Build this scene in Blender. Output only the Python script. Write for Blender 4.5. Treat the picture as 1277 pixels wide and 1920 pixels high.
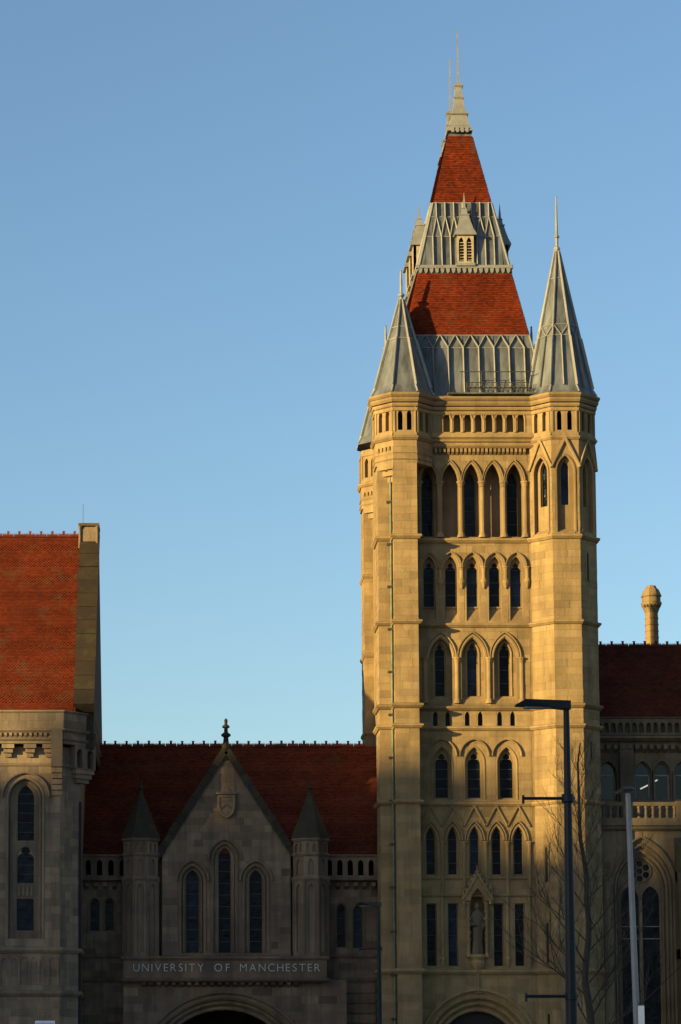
import bpy, math, random
from math import sin, cos, pi, atan, acos, radians, sqrt, hypot
from mathutils import Vector, Matrix
from mathutils.geometry import tessellate_polygon

# ------------------------------------------------------------------ camera, sky, sun, exposure
sc = bpy.context.scene
for o in list(bpy.data.objects):
    bpy.data.objects.remove(o)
FPX, PX, PY, TILT, CZ = 4900.0, 330.0, 1484.0, atan(546 / 4900.0), 1.6      # lens of the photograph, in its pixels
cam_d = bpy.data.cameras.new('camera')
cam = bpy.data.objects.new('camera', cam_d)
sc.collection.objects.link(cam)
sc.camera = cam
cam_d.sensor_fit = 'VERTICAL'
cam_d.sensor_height = 36.0
cam_d.lens = FPX / 1920 * 36
cam_d.shift_x = (638.5 - PX) / 1920
cam_d.shift_y = (PY - 960) / 1920
cam_d.clip_start, cam_d.clip_end = 0.5, 6000
cam.location = (0, 0, CZ)
cam.rotation_euler = (pi / 2 + TILT, 0, 0)

SUN_EL, SUN_AZ = radians(8.0), radians(58)            # azimuth: behind the camera, 58 degrees to the left
TO_SUN = Vector((-sin(SUN_AZ) * cos(SUN_EL), -cos(SUN_AZ) * cos(SUN_EL), sin(SUN_EL)))
world = bpy.data.worlds.new('World')
sc.world = world
world.use_nodes = True
wn = world.node_tree
bg = wn.nodes['Background']
sky = wn.nodes.new('ShaderNodeTexSky')
sky.sky_type = 'NISHITA'
sky.sun_disc = False
sky.sun_elevation = SUN_EL
sky.sun_rotation = math.atan2(TO_SUN.x, TO_SUN.y)
sky.altitude = 60
sky.air_density = 1.0
sky.dust_density = 1.0
sky.ozone_density = 2.4
wn.links.new(sky.outputs[0], bg.inputs[0])
bg.inputs[1].default_value = 0.106
sun_d = bpy.data.lights.new('sun', 'SUN')
sun_d.energy = 5.0
sun_d.color = (1.0, 0.73, 0.27)
sun_d.angle = radians(0.6)
sun = bpy.data.objects.new('sun', sun_d)
sc.collection.objects.link(sun)
sun.rotation_euler = (-TO_SUN).to_track_quat('-Z', 'Y').to_euler()
sc.view_settings.view_transform = 'Standard'
sc.view_settings.look = 'None'
sc.view_settings.gamma = 1
sc.view_settings.use_curve_mapping = False
sc.view_settings.exposure = 1.2

# ------------------------------------------------------------------ helpers
R = random.Random(7)
ct, st = cos(TILT), sin(TILT)


def W(x, y, Y):
    """photo pixel -> (X, Z) on the upright plane at distance Y"""
    v = (PY - y) / FPX
    k = Y / (ct - v * st)
    return (x - PX) / FPX * k, CZ + (st + ct * v) * k


def X(x, y, Y): return W(x, y, Y)[0]
def Z(y, Y): return W(0, y, Y)[1]


class Fr:
    """a face: a runs along U, b along V, d out along N"""
    def __init__(s, O, U=(1, 0, 0), V=(0, 0, 1), N=(0, -1, 0)):
        s.O, s.U, s.V, s.N = Vector(O), Vector(U), Vector(V), Vector(N)

    def pt(s, a, b, d=0.0):
        return s.O + s.U * a + s.V * b + s.N * d

    def at(s, a, d=0.0):
        return Fr(s.pt(a, 0, d), s.U, s.V, s.N)


def front(Y, x=0.0): return Fr((x, Y, 0))
def side(x, y, deg):
    a = radians(deg)
    return Fr((x, y, 0), (cos(a), sin(a), 0), (0, 0, 1), (sin(a), -cos(a), 0))


def _rib(s, p0, p1, n, w=.07, h=.18):
    """a raised lead roll of depth h along p0-p1, standing out along n"""
    p0, p1, n = Vector(p0), Vector(p1), Vector(n).normalized()
    u = (p1 - p0).cross(n).normalized() * (w / 2)
    vs = []
    for p in (p0, p1):
        vs += [p - u, p - u * .8 + n * h * .75, p + n * h, p + u * .8 + n * h * .75, p + u]
    s.add(vs, [(i, i + 1, i + 6, i + 5) for i in range(4)] + [(4, 3, 2, 1, 0), (5, 6, 7, 8, 9)])


class MB:
    def __init__(s): s.v, s.f = [], []

    def add(s, vs, fs):
        n = len(s.v)
        s.v += [tuple(p) for p in vs]
        s.f += [tuple(i + n for i in f) for f in fs]

    def box(s, x0, x1, y0, y1, z0, z1):
        s.add([(x, y, z) for z in (z0, z1) for y in (y0, y1) for x in (x0, x1)],
              [(0, 2, 3, 1), (4, 5, 7, 6), (0, 1, 5, 4), (2, 6, 7, 3), (0, 4, 6, 2), (1, 3, 7, 5)])

    def fbox(s, fr, a0, a1, b0, b1, d0, d1):
        s.add([fr.pt(a, b, d) for b in (b0, b1) for d in (d1, d0) for a in (a0, a1)],
              [(0, 2, 3, 1), (4, 5, 7, 6), (0, 1, 5, 4), (2, 6, 7, 3), (0, 4, 6, 2), (1, 3, 7, 5)])

    def slab(s, fr, outer, holes=(), d0=0.0, d1=-0.3, back=False, rim=True):
        loops = [list(outer)] + [list(h) for h in holes]
        tris = tessellate_polygon([[Vector((p[0], p[1], 0)) for p in l] for l in loops])
        flat = [p for l in loops for p in l]
        n = len(flat)
        vs = [fr.pt(p[0], p[1], d0) for p in flat] + [fr.pt(p[0], p[1], d1) for p in flat]
        fs = [tuple(t) for t in tris]
        if back:
            fs += [tuple(i + n for i in t[::-1]) for t in tris]
        k = 0
        for li, l in enumerate(loops):
            m = len(l)
            if rim or li:
                for i in range(m):
                    j = (i + 1) % m
                    fs.append((k + i, k + j, k + j + n, k + i + n))
            k += m
        s.add(vs, fs)

    def _sweep(s, place, pts, prof, closed):
        m, n = len(pts), len(prof)
        nor = []
        for i in range(m):
            p = pts[i]
            a = pts[(i - 1) % m] if (closed or i) else None
            b = pts[(i + 1) % m] if (closed or i < m - 1) else None
            ns = []
            for q0, q1 in ((a, p), (p, b)):
                if q0 is None or q1 is None: continue
                dx, dy = q1[0] - q0[0], q1[1] - q0[1]
                l = hypot(dx, dy)
                if l > 1e-9: ns.append((-dy / l, dx / l))
            x, y = sum(q[0] for q in ns), sum(q[1] for q in ns)
            l = hypot(x, y) or 1
            x, y = x / l, y / l
            c = max(0.4, x * ns[0][0] + y * ns[0][1])
            nor.append((x / c, y / c))
        vs = []
        for i in range(m):
            for e, d in prof:
                vs.append(place(pts[i][0] + nor[i][0] * e, pts[i][1] + nor[i][1] * e, d))
        fs = []
        for i in range(m if closed else m - 1):
            j = (i + 1) % m
            for k in range(n):
                l = (k + 1) % n
                fs.append((i * n + k, j * n + k, j * n + l, i * n + l))
        if not closed:
            fs.append(tuple(range(n)))
            fs.append(tuple(range((m - 1) * n, m * n))[::-1])
        s.add(vs, fs)

    def sweep(s, fr, pts, prof, closed=False):
        """prof: (outwards from the path, out of the wall)"""
        s._sweep(lambda a, b, d: fr.pt(a, b, d), pts, prof, closed)

    def plan(s, pts, prof, closed=False):
        """moulding along a plan path that runs left to right: prof (out of the wall, z)"""
        s._sweep(lambda x, y, z: (x, y, z), pts, [(-e, z) for e, z in prof], closed)

    def lathe(s, cx, cy, prof, n=12, ph=0.0, cap=True):
        vs, fs = [], []
        for r, z in prof:
            for i in range(n):
                t = ph + 2 * pi * i / n
                vs.append((cx + r * cos(t), cy + r * sin(t), z))
        for k in range(len(prof) - 1):
            for i in range(n):
                j = (i + 1) % n
                fs.append((k * n + i, k * n + j, (k + 1) * n + j, (k + 1) * n + i))
        if cap:
            fs.append(tuple(range(n))[::-1])
            fs.append(tuple(range((len(prof) - 1) * n, len(prof) * n)))
        s.add(vs, fs)

    def tube(s, p0, p1, r0, r1=None, n=6):
        r1 = r0 if r1 is None else r1
        p0, p1 = Vector(p0), Vector(p1)
        d = (p1 - p0).normalized()
        u = d.orthogonal().normalized()
        w = d.cross(u)
        vs = []
        for p, r in ((p0, r0), (p1, r1)):
            for i in range(n):
                t = 2 * pi * i / n
                vs.append(p + u * (r * cos(t)) + w * (r * sin(t)))
        fs = [(i, (i + 1) % n, n + (i + 1) % n, n + i) for i in range(n)]
        fs += [tuple(range(n))[::-1], tuple(range(n, 2 * n))]
        s.add(vs, fs)

    rib = _rib

    def path(s, ps, r, n=6):
        for a, b in zip(ps[:-1], ps[1:]): s.tube(a, b, r, r, n)

    def mesh(s, name, smooth=False):
        me = bpy.data.meshes.new(name)
        me.from_pydata(s.v, [], s.f)
        if smooth:
            me.shade_smooth()
        return me


def thing(name, label, cat, loc, group=None):
    o = bpy.data.objects.new(name, None)
    sc.collection.objects.link(o)
    o.location = loc
    o.empty_display_size = 0.5
    o['label'], o['category'] = label, cat
    if group: o['group'] = group
    return o


def loc_of(o):
    l = Vector((0, 0, 0))
    while o:
        l += o.location
        o = o.parent
    return l


def obj(name, mb, mat, parent=None, kind=None, label=None, cat=None, group=None, smooth=False, local=False):
    me = mb.mesh(name, smooth) if isinstance(mb, MB) else mb
    if not me.materials: me.materials.append(M[mat])
    o = bpy.data.objects.new(name, me)
    sc.collection.objects.link(o)
    if parent:
        o.parent = parent
        if parent.type == 'EMPTY' and not local:
            o.matrix_parent_inverse = Matrix.Translation(-parent.location)
    if kind: o['kind'] = kind
    if label: o['label'] = label
    if cat: o['category'] = cat
    if group: o['group'] = group
    return o


def arch(ac, w, z0, zs, rise, n=7):
    pts = [(ac - w / 2, z0)]
    if rise <= w / 2 + 1e-4:
        for i in range(2 * n + 1):
            t = pi - pi * i / (2 * n)
            pts.append((ac + w / 2 * cos(t), zs + rise * sin(t)))
    else:
        r = (w * w / 4 + rise * rise) / w
        A = acos((r - w / 2) / r)
        L = [(ac - w / 2 + r + r * cos(pi - A * i / n), zs + r * sin(pi - A * i / n)) for i in range(n + 1)]
        pts += L + [(2 * ac - p[0], p[1]) for p in L[-2::-1]]
    pts.append((ac + w / 2, z0))
    return pts


def archring(ac, w, zs, rise, n=8):
    return arch(ac, w, zs - 1, zs, rise, n)[1:-1]


def trefoil(ac, w, z0, zs):
    p = [(ac - w / 2, z0), (ac - w / 2, zs)]
    for t in (180, 140, 100, 70, 45): p.append((ac - w * .2 + w * .3 * cos(radians(t)), zs + w * .1 + w * .3 * sin(radians(t))))
    for t in (195, 160, 125): p.append((ac + w * .27 * cos(radians(t)), zs + w * .55 + w * .27 * sin(radians(t))))
    q = [(2 * ac - a, b) for a, b in p[::-1]]
    return p + [(ac, zs + w * .9)] + q


# ------------------------------------------------------------------ materials
M = {}


def newmat(name):
    m = bpy.data.materials.new(name)
    m.use_nodes = True
    M[name] = m
    nt = m.node_tree
    return nt, nt.nodes['Principled BSDF'], nt.nodes, nt.links


def node(nt, typ, **kw):
    n = nt.nodes.new(typ)
    for k, v in kw.items(): setattr(n, k, v)
    return n


def noise(nt, scale, detail=4, rough=.55, vec=None, stretch=None):
    g = node(nt, 'ShaderNodeNewGeometry')
    src = g.outputs['Position']
    if stretch:
        mp = node(nt, 'ShaderNodeMapping')
        mp.inputs['Scale'].default_value = stretch
        nt.links.new(src, mp.inputs['Vector'])
        src = mp.outputs[0]
    n = node(nt, 'ShaderNodeTexNoise')
    n.inputs['Scale'].default_value = scale
    n.inputs['Detail'].default_value = detail
    n.inputs['Roughness'].default_value = rough
    nt.links.new(src, n.inputs['Vector'])
    return n.outputs['Fac']


def ramp(nt, fac, stops):
    r = node(nt, 'ShaderNodeValToRGB')
    el = r.color_ramp.elements
    while len(el) < len(stops): el.new(0.5)
    for e, (p, c) in zip(el, stops):
        e.position = p
        e.color = (c[0], c[1], c[2], 1) if hasattr(c, '__len__') else (c, c, c, 1)
    nt.links.new(fac, r.inputs[0])
    return r.outputs[0]


def mix(nt, a, b, fac, typ='MIX'):
    m = node(nt, 'ShaderNodeMix', data_type='RGBA', blend_type=typ)
    for sock, v in ((m.inputs[6], a), (m.inputs[7], b), (m.inputs[0], fac)):
        if hasattr(v, 'is_linked'): nt.links.new(v, sock)
        elif hasattr(v, '__len__'): sock.default_value = (v[0], v[1], v[2], 1)
        else: sock.default_value = v
    return m.outputs[2]


def math_(nt, op, a, b=None):
    m = node(nt, 'ShaderNodeMath', operation=op)
    for i, v in enumerate((a, b)):
        if v is None: continue
        if hasattr(v, 'is_linked'): nt.links.new(v, m.inputs[i])
        else: m.inputs[i].default_value = v
    return m.outputs[0]


def rnd(nt):
    g = node(nt, 'ShaderNodeNewGeometry')
    i = node(nt, 'ShaderNodeObjectInfo')
    return math_(nt, 'FRACT', math_(nt, 'ADD', g.outputs['Random Per Island'], math_(nt, 'MULTIPLY', i.outputs['Random'], 7.31)))


def bump(nt, p, fac, strength, dist):
    b = node(nt, 'ShaderNodeBump')
    b.inputs['Strength'].default_value = strength
    b.inputs['Distance'].default_value = dist
    nt.links.new(fac, b.inputs['Height'])
    nt.links.new(b.outputs[0], p.inputs['Normal'])


def stone(name, cols, soot, soot_amt, rough=.9, moss=0.0):
    nt, p, N, L = newmat(name)
    c = ramp(nt, rnd(nt), [(i / (len(cols) - 1), q) for i, q in enumerate(cols)])
    c = mix(nt, c, ramp(nt, noise(nt, .9, 5), [(.3, (.72, .70, .68)), (.7, (1.12, 1.1, 1.06))]), .8, 'MULTIPLY')
    streak = ramp(nt, noise(nt, 1.0, 5, .6, stretch=(1.7, 1.7, .16)), [(.42, 0.0), (.72, 1.0)])
    c = mix(nt, c, soot, math_(nt, 'MULTIPLY', streak, soot_amt))
    fine = ramp(nt, noise(nt, 1.0, 4, .6, stretch=(5.5, 5.5, .3)), [(.55, 0.0), (.75, 1.0)])
    c = mix(nt, c, soot, math_(nt, 'MULTIPLY', fine, soot_amt * .8))
    patch = ramp(nt, noise(nt, .33, 6, .65), [(.5, 0.0), (.68, 1.0)])
    c = mix(nt, c, soot, math_(nt, 'MULTIPLY', patch, soot_amt * .8))
    if moss:
        mo = ramp(nt, noise(nt, 1.3, 6, .7), [(.52, 0.0), (.62, 1.0)])
        c = mix(nt, c, (.055, .062, .018), math_(nt, 'MULTIPLY', mo, moss))
    L.new(c, p.inputs['Base Color'])
    p.inputs['Roughness'].default_value = rough
    p.inputs['Specular IOR Level'].default_value = .25
    bump(nt, p, noise(nt, 9, 8, .65), .6, .03)


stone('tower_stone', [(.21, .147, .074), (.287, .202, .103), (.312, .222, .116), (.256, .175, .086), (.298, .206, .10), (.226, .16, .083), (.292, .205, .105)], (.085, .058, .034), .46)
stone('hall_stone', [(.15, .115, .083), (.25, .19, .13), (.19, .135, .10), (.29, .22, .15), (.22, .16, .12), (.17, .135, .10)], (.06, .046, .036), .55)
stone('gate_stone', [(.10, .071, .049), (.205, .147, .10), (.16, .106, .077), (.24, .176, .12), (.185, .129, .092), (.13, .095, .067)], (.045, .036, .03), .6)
stone('sooty_shade_stone', [(.034, .027, .019), (.045, .036, .025), (.028, .023, .017)], (.02, .018, .015), .6, moss=.4)  # soot on copings and spires; also stands in for shade on the hall gable
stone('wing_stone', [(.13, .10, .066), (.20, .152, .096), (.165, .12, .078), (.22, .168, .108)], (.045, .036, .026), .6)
stone('coping', [(.03, .02, .011), (.042, .027, .015), (.025, .017, .011)], (.02, .015, .011), .7, moss=.3)
stone('mossy_stone', [(.085, .06, .037), (.11, .078, .046), (.07, .05, .033)], (.035, .03, .024), .6, moss=.7)
stone('carved_stone', [(.115, .09, .062), (.135, .105, .072)], (.05, .042, .036), .7)

def tile(name, cols, moss):
    nt, p, N, L = newmat(name)
    c = ramp(nt, rnd(nt), [(i / (len(cols) - 1), q) for i, q in enumerate(cols)])
    c = mix(nt, c, ramp(nt, noise(nt, .6, 5), [(.32, (.62, .6, .6)), (.7, (1.1, 1.1, 1.1))]), .8, 'MULTIPLY')
    mo = ramp(nt, noise(nt, .8, 7, .7), [(.55, 0.0), (.68, 1.0)])
    c = mix(nt, c, (.09, .06, .03), math_(nt, 'MULTIPLY', mo, moss))
    L.new(c, p.inputs['Base Color'])
    p.inputs['Roughness'].default_value = .85
    p.inputs['Specular IOR Level'].default_value = .1
    bump(nt, p, noise(nt, 14, 5), .4, .01)

tile('roof_tile', [(.11, .02, .008), (.145, .026, .009), (.165, .031, .01), (.13, .023, .008), (.105, .02, .009), (.15, .027, .009)], .75)
tile('shaded_tile', [(.075, .021, .012), (.13, .031, .016), (.15, .037, .019), (.10, .025, .014)], .4)  # duller tile for the shaded roofs: part of their shade put into the colour
tile('tower_tile', [(.085, .015, .006), (.14, .021, .006), (.17, .028, .008), (.115, .017, .005), (.15, .023, .006), (.075, .014, .006), (.135, .021, .006)], .4)

def plain(name, col, rough=.5, metal=0.0, var=.3, nscale=3.0, bmp=.2, spec=.5, stretch=None):
    nt, p, N, L = newmat(name)
    lo = tuple(q * (1 - var) for q in col)
    hi = tuple(min(1, q * (1 + var)) for q in col)
    c = ramp(nt, noise(nt, nscale, 6, .6, stretch=stretch), [(.3, lo), (.7, hi)])
    L.new(c, p.inputs['Base Color'])
    p.inputs['Roughness'].default_value = rough
    p.inputs['Metallic'].default_value = metal
    p.inputs['Specular IOR Level'].default_value = spec
    if bmp: bump(nt, p, noise(nt, nscale * 3, 5), bmp, .02)

plain('lead', (.085, .092, .102), .55, 0, .65, 1.2, .3, .4, stretch=(1.8, 1.8, .35))
plain('lead_edge', (.18, .178, .172), .5, 0, .2, 2, .2)
plain('dark_paint', (.004, .007, .014), .5, 0, .3, 4, .05, .25)
plain('grey_paint', (.17, .18, .20), .5, 0, .15, 4, .05)
plain('white_paint', (.72, .73, .76), .5, 0, .1, 4, .05)
plain('sign_paint', (.35, .42, .72), .5, 0, .1, 4, .05)
plain('verdigris', (.11, .135, .10), .7, .0, .35, 3, .1)
plain('iron', (.03, .03, .032), .6, 0, .3, 4, .1)
plain('louver', (.30, .25, .18), .8, 0, .3, 3, .2)
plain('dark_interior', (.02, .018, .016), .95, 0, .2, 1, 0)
plain('bark', (.035, .028, .02), .9, 0, .4, 8, .6)
plain('asphalt', (.05, .05, .05), .9, 0, .2, 4, .4)
plain('paving', (.22, .21, .19), .9, 0, .2, 1.5, .3)
plain('grass', (.05, .07, .025), .95, 0, .4, .5, .5)
plain('brick_far', (.16, .12, .095), .9, 0, .3, .3, .2)
plain('lettering', (.42, .41, .385), .5, 0, .08, 5, 0)

def glassmat(name, col, rough):
    nt, p, N, L = newmat(name)
    c = ramp(nt, noise(nt, 1.6, 3), [(.35, tuple(q * .5 for q in col)), (.65, tuple(q * 1.5 for q in col))])
    c = mix(nt, c, ramp(nt, rnd(nt), [(0, .5), (.6, 1.0), (1, 3.0)]), 1.0, 'MULTIPLY')
    L.new(c, p.inputs['Base Color'])
    p.inputs['Roughness'].default_value = rough
    p.inputs['IOR'].default_value = 1.5
    p.inputs['Specular IOR Level'].default_value = .1
    bump(nt, p, noise(nt, 2.3, 3), .5, .12)

nt, p, N, L = newmat('clear_glass')
p.inputs['Base Color'].default_value = (.55, .6, .75, 1)
p.inputs['Transmission Weight'].default_value = 1.0
p.inputs['Roughness'].default_value = .02
p.inputs['IOR'].default_value = 1.4
bump(nt, p, noise(nt, 2.3, 2), .05, .02)
nt, p, N, L = newmat('lit_tube')
p.inputs['Emission Color'].default_value = (1.0, .9, .62, 1)
p.inputs['Emission Strength'].default_value = .35
glassmat('glass', (.005, .008, .015), .25)

# ------------------------------------------------------------------ masonry, windows, columns, roofs
def interval(poly, za, zb):
    xs = []
    m = len(poly)
    for i in range(m):
        (x0, y0), (x1, y1) = poly[i], poly[(i + 1) % m]
        if za <= y0 <= zb: xs.append(x0)
        for z in (za, zb):
            if (y0 - z) * (y1 - z) < 0: xs.append(x0 + (x1 - x0) * (z - y0) / (y1 - y0))
    return (min(xs), max(xs)) if xs else None


def courses(store, fr, a0, a1, z0, z1, holes=(), ch=.37, bl=(.55, 1.15), prio=1.0, lim=None, grow=.02, proud=.012):
    """coursed ashlar laid over a wall face: every block its own box"""
    n = max(1, round((z1 - z0) / ch))
    h = (z1 - z0) / n
    for i in range(n):
        za, zb = z0 + i * h, z0 + (i + 1) * h
        L, Rr = a0, a1
        if lim:
            L, Rr = lim(za, zb)
        free = [(L, Rr)]
        for ho in holes:
            iv = interval(ho, za + .01, zb - .01)
            if not iv: continue
            nf = []
            for p, q in free:
                if iv[0] - grow > p: nf.append((p, min(q, iv[0] - grow)))
                if iv[1] + grow < q: nf.append((max(p, iv[1] + grow), q))
            free = [(p, q) for p, q in nf if q - p > .05]
        for p, q in free:
            if q - p < .05: continue
            x = p
            while x < q - 1e-6:
                w = R.uniform(*bl)
                if x == p and i % 2: w *= .6
                if q - x - w < .3: w = q - x
                if w > bl[1] * 1.3: w *= .5
                store.append((fr, x + .005, min(q, x + w) - .005, za + .006, zb - .006, R.uniform(.005, proud + .005), prio))
                x += w


unit = MB()
unit.box(0, 1, 0, 1, 0, 1)


def lay(parent, store, mat, n=300):
    """the blocks that show largest as parts, the rest joined"""
    store.sort(key=lambda t: -(t[2] - t[1]) * (t[4] - t[3]) * t[6])
    me = unit.mesh('stone_block')
    me.materials.append(M[mat])
    for fr, a0, a1, z0, z1, d, p in store[:n]:
        o = bpy.data.objects.new('stone_block', me)
        sc.collection.objects.link(o)
        U, V, N = fr.U * (a1 - a0), -fr.N * (d + .04), fr.V * (z1 - z0)
        P = fr.pt(a0, z0, d)
        mt = Matrix(((U.x, V.x, N.x, P.x), (U.y, V.y, N.y, P.y), (U.z, V.z, N.z, P.z), (0, 0, 0, 1)))
        o.parent = parent
        o.matrix_parent_inverse = Matrix.Translation(-parent.location)
        o.matrix_basis = mt
    if store[n:]:
        mb = MB()
        for fr, a0, a1, z0, z1, d, p in store[n:]:
            mb.fbox(fr, a0, a1, z0, z1, d, -.04)
        obj('stone_blocks', mb, mat, parent, kind='stuff')


def inset(poly, e):
    m = len(poly)
    out = []
    for i in range(m):
        p, a, b = poly[i], poly[i - 1], poly[(i + 1) % m]
        n1 = Vector((a[1] - p[1], p[0] - a[0])).normalized() if a != p else Vector((0, 0))
        n2 = Vector((p[1] - b[1], b[0] - p[0])).normalized() if b != p else Vector((0, 0))
        n = (n1 + n2)
        n = n.normalized() if n.length > 1e-6 else n1
        c = max(.5, n.dot(n1))
        out.append((p[0] - n.x * e / c, p[1] - n.y * e / c))
    return out


def window(parent, fr, outline, depth=.35, kind='plain', ac=0, w=1, z0=0, zs=1, bars=.7, mat='tower_stone', fw=.05, name='window', mull=0, pane='glass'):
    """stone or metal frame as the part; pane and glazing bars as its pieces"""
    mb = MB()
    if kind == 'trefoil':
        hole = trefoil(ac, w, z0, zs)
    else:
        hole = inset(outline, fw)
    big = inset(outline, -.03)
    mb.slab(fr, big, [hole], -depth + .10, -depth - .05)
    wo = obj(name, mb, mat, parent)
    g = MB()
    g.slab(fr, inset(outline, -.02), (), -depth, -depth - .03)
    obj('glass_pane', g, pane, wo)
    if bars:
        b = MB()
        za, zb = min(p[1] for p in outline), max(p[1] for p in outline)
        k = max(1, int((zb - za) / bars))
        for i in range(1, k + 1):
            z = za + (zb - za) * i / (k + 1)
            iv = interval(hole, z - .01, z + .01)
            if iv: b.fbox(fr, iv[0], iv[1], z - .015, z + .015, -depth + .02, -depth)
        for i in range(mull):
            a = ac - w / 2 + w * (i + 1) / (mull + 1)
            b.fbox(fr, a - .02, a + .02, za, zb - .1, -depth + .04, -depth)
        obj('glazing_bars', b, 'iron', wo, kind='stuff')
    return wo


def column(parent, fr, a, d, z0, z1, r, mat, cap=.28, base=.22):
    p = fr.pt(a, 0, d)
    m = MB()
    m.lathe(p.x, p.y, [(r, z0 + base), (r, z1 - cap)], 10)
    c = obj('column', m, mat, parent, smooth=False)
    m = MB()
    m.lathe(p.x, p.y, [(r, z1 - cap), (r * 1.25, z1 - cap + .03), (r * 1.1, z1 - cap + .07), (r * 1.5, z1 - cap * .3), (r * 1.75, z1 - cap * .28), (r * 1.75, z1)], 10)
    obj('capital', m, mat, c)
    m = MB()
    m.lathe(p.x, p.y, [(r * 1.7, z0), (r * 1.7, z0 + base * .4), (r * 1.35, z0 + base * .55), (r * 1.4, z0 + base * .8), (r, z0 + base)], 10)
    obj('column_base', m, mat, c)
    return c


def mould(parent, fr, pts, e0, e1, d0, d1, mat, name='arch_moulding', closed=False):
    m = MB()
    h = (e1 - e0) * .35
    m.sweep(fr, pts, [(e0, d0), (e0, d1 - h * .5), (e0 + h, d1), (e1, d1), (e1, d0)], closed)
    return obj(name, m, mat, parent)


def string(parent, pts, z, h, out, mat, name='string_course', closed=False):
    m = MB()
    m.plan(pts, [(-.05, z), (out * .4, z), (out, z + h * .45), (out, z + h * .75), (.0, z + h), (-.05, z + h)], closed)
    return obj(name, m, mat, parent)


def tiles(mb, fr, L, Rr, b0, b1, gauge=.105, tw=.17, band=False, lift=.042):
    n = int((b1 - b0) / gauge)
    for i in range(n):
        b = b0 + i * gauge
        bt = min(b1, b + gauge * 1.25)
        l0, r0 = L(b), Rr(b)
        l1, r1 = L(bt), Rr(bt)
        a = l0 - (tw / 2 if i % 2 else 0)
        pointy = band and (i // 6) % 2
        while a < r0:
            x0, x1 = max(a + .004, l0), min(a + tw - .004, r0)
            a += tw
            if x1 - x0 < .02: continue
            u0, u1 = max(x0, l1), min(x1, r1)
            if u1 <= u0: u0 = u1 = (max(l1, min(r1, (x0 + x1) / 2)))
            d = lift + R.uniform(-.006, .008)
            if pointy:
                xm = (x0 + x1) / 2
                g = gauge * .45
                mb.add([fr.pt(x0, b + g, d), fr.pt(xm, b - .01, d + .004), fr.pt(x1, b + g, d), fr.pt(u1, bt, .006), fr.pt(u0, bt, .006),
                        fr.pt(x0, b + g, 0), fr.pt(xm, b - .01, 0), fr.pt(x1, b + g, 0)], [(0, 1, 2, 3, 4), (0, 5, 6, 1), (1, 6, 7, 2)])
            else:
                mb.add([fr.pt(x0, b, d), fr.pt(x1, b, d), fr.pt(u1, bt, .006), fr.pt(u0, bt, .006), fr.pt(x0, b, 0), fr.pt(x1, b, 0)],
                       [(0, 1, 2, 3), (0, 4, 5, 1)])


def slope_frame(p0, p1, u):
    """p0 -> p1 goes up the slope, u runs along the eaves"""
    p0, p1, u = Vector(p0), Vector(p1), Vector(u)
    v = p1 - p0
    ln = v.length
    v.normalize()
    n = u.cross(v).normalized()
    return Fr(p0, u, v, n), ln


def oct_frames(cx, cy, ap):
    """faces of an octagon, key 0 the front, -1 its left neighbour, and so on"""
    d = {}
    for k in range(-3, 5):
        a = radians(45 * k)
        n = Vector((sin(a), -cos(a), 0))
        u = Vector((cos(a), sin(a), 0))
        d[k] = Fr((cx + n.x * ap, cy + n.y * ap, 0), u, (0, 0, 1), n)
    return d


def oct_pts(cx, cy, ap):
    """plan corners of an octagon, running left to right across the front"""
    r = ap / cos(pi / 8)
    return [(cx + r * sin(radians(45 * k - 22.5)), cy - r * cos(radians(45 * k - 22.5))) for k in range(-3, 5)]


def finial(parent, x, y, prof, mat, name='finial', n=8):
    m = MB()
    m.lathe(x, y, prof, n)
    return obj(name, m, mat, parent)


def dentils(parent, fr, a0, a1, z0, z1, d0, d1, step, w, mat, name='corbel'):
    """a row of small blocks, each its own piece, sharing one mesh"""
    n = max(1, int((a1 - a0) / step))
    st_ = (a1 - a0) / n
    m = MB()
    b = Fr((0, 0, 0), fr.U, fr.V, fr.N)
    m.add([b.pt(-w / 2, z1, d0), b.pt(w / 2, z1, d0), b.pt(w / 2, z1, d1), b.pt(-w / 2, z1, d1),
           b.pt(-w / 2, z0, d0), b.pt(w / 2, z0, d0), b.pt(w / 2, z0 + (z1 - z0) * .45, d1), b.pt(-w / 2, z0 + (z1 - z0) * .45, d1)],
          [(0, 1, 2, 3), (0, 3, 7, 4), (1, 5, 6, 2), (3, 2, 6, 7), (4, 7, 6, 5)])
    me = m.mesh(name)
    me.materials.append(M[mat])
    for i in range(n):
        o = obj(name, me, mat, parent)
        p = fr.pt(a0 + st_ * (i + .5), 0, 0)
        o.location = p

def prism(mb, pts, z0, z1):
    n = len(pts)
    mb.add([(x, y, z0) for x, y in pts] + [(x, y, z1) for x, y in pts],
           [tuple(range(n))[::-1], tuple(range(n, 2 * n))] + [(i, (i + 1) % n, n + (i + 1) % n, n + i) for i in range(n)])


def orders(parent, fr, ac, z0, zs, radii, depths, mat, ratio=1.0):
    """stepped arch orders: ring i fills radii[i]..radii[i+1] at its own depth"""
    for i in range(len(radii) - 1):
        ro, ri = radii[i], radii[i + 1]
        m = MB()
        m.slab(fr, arch(ac, 2 * ro + .06, z0, zs, (ro + .03) * ratio, 12), [arch(ac, 2 * ri, z0 + .001, zs, ri * ratio, 12)], depths[i], depths[i + 1] - .1)
        obj('arch_order', m, mat, parent)
        mould(parent, fr, arch(ac, 2 * ri, z0, zs, ri * ratio, 12), .04, .04 + (ro - ri) * .4, depths[i] - .02, depths[i] + .07, mat)


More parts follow.
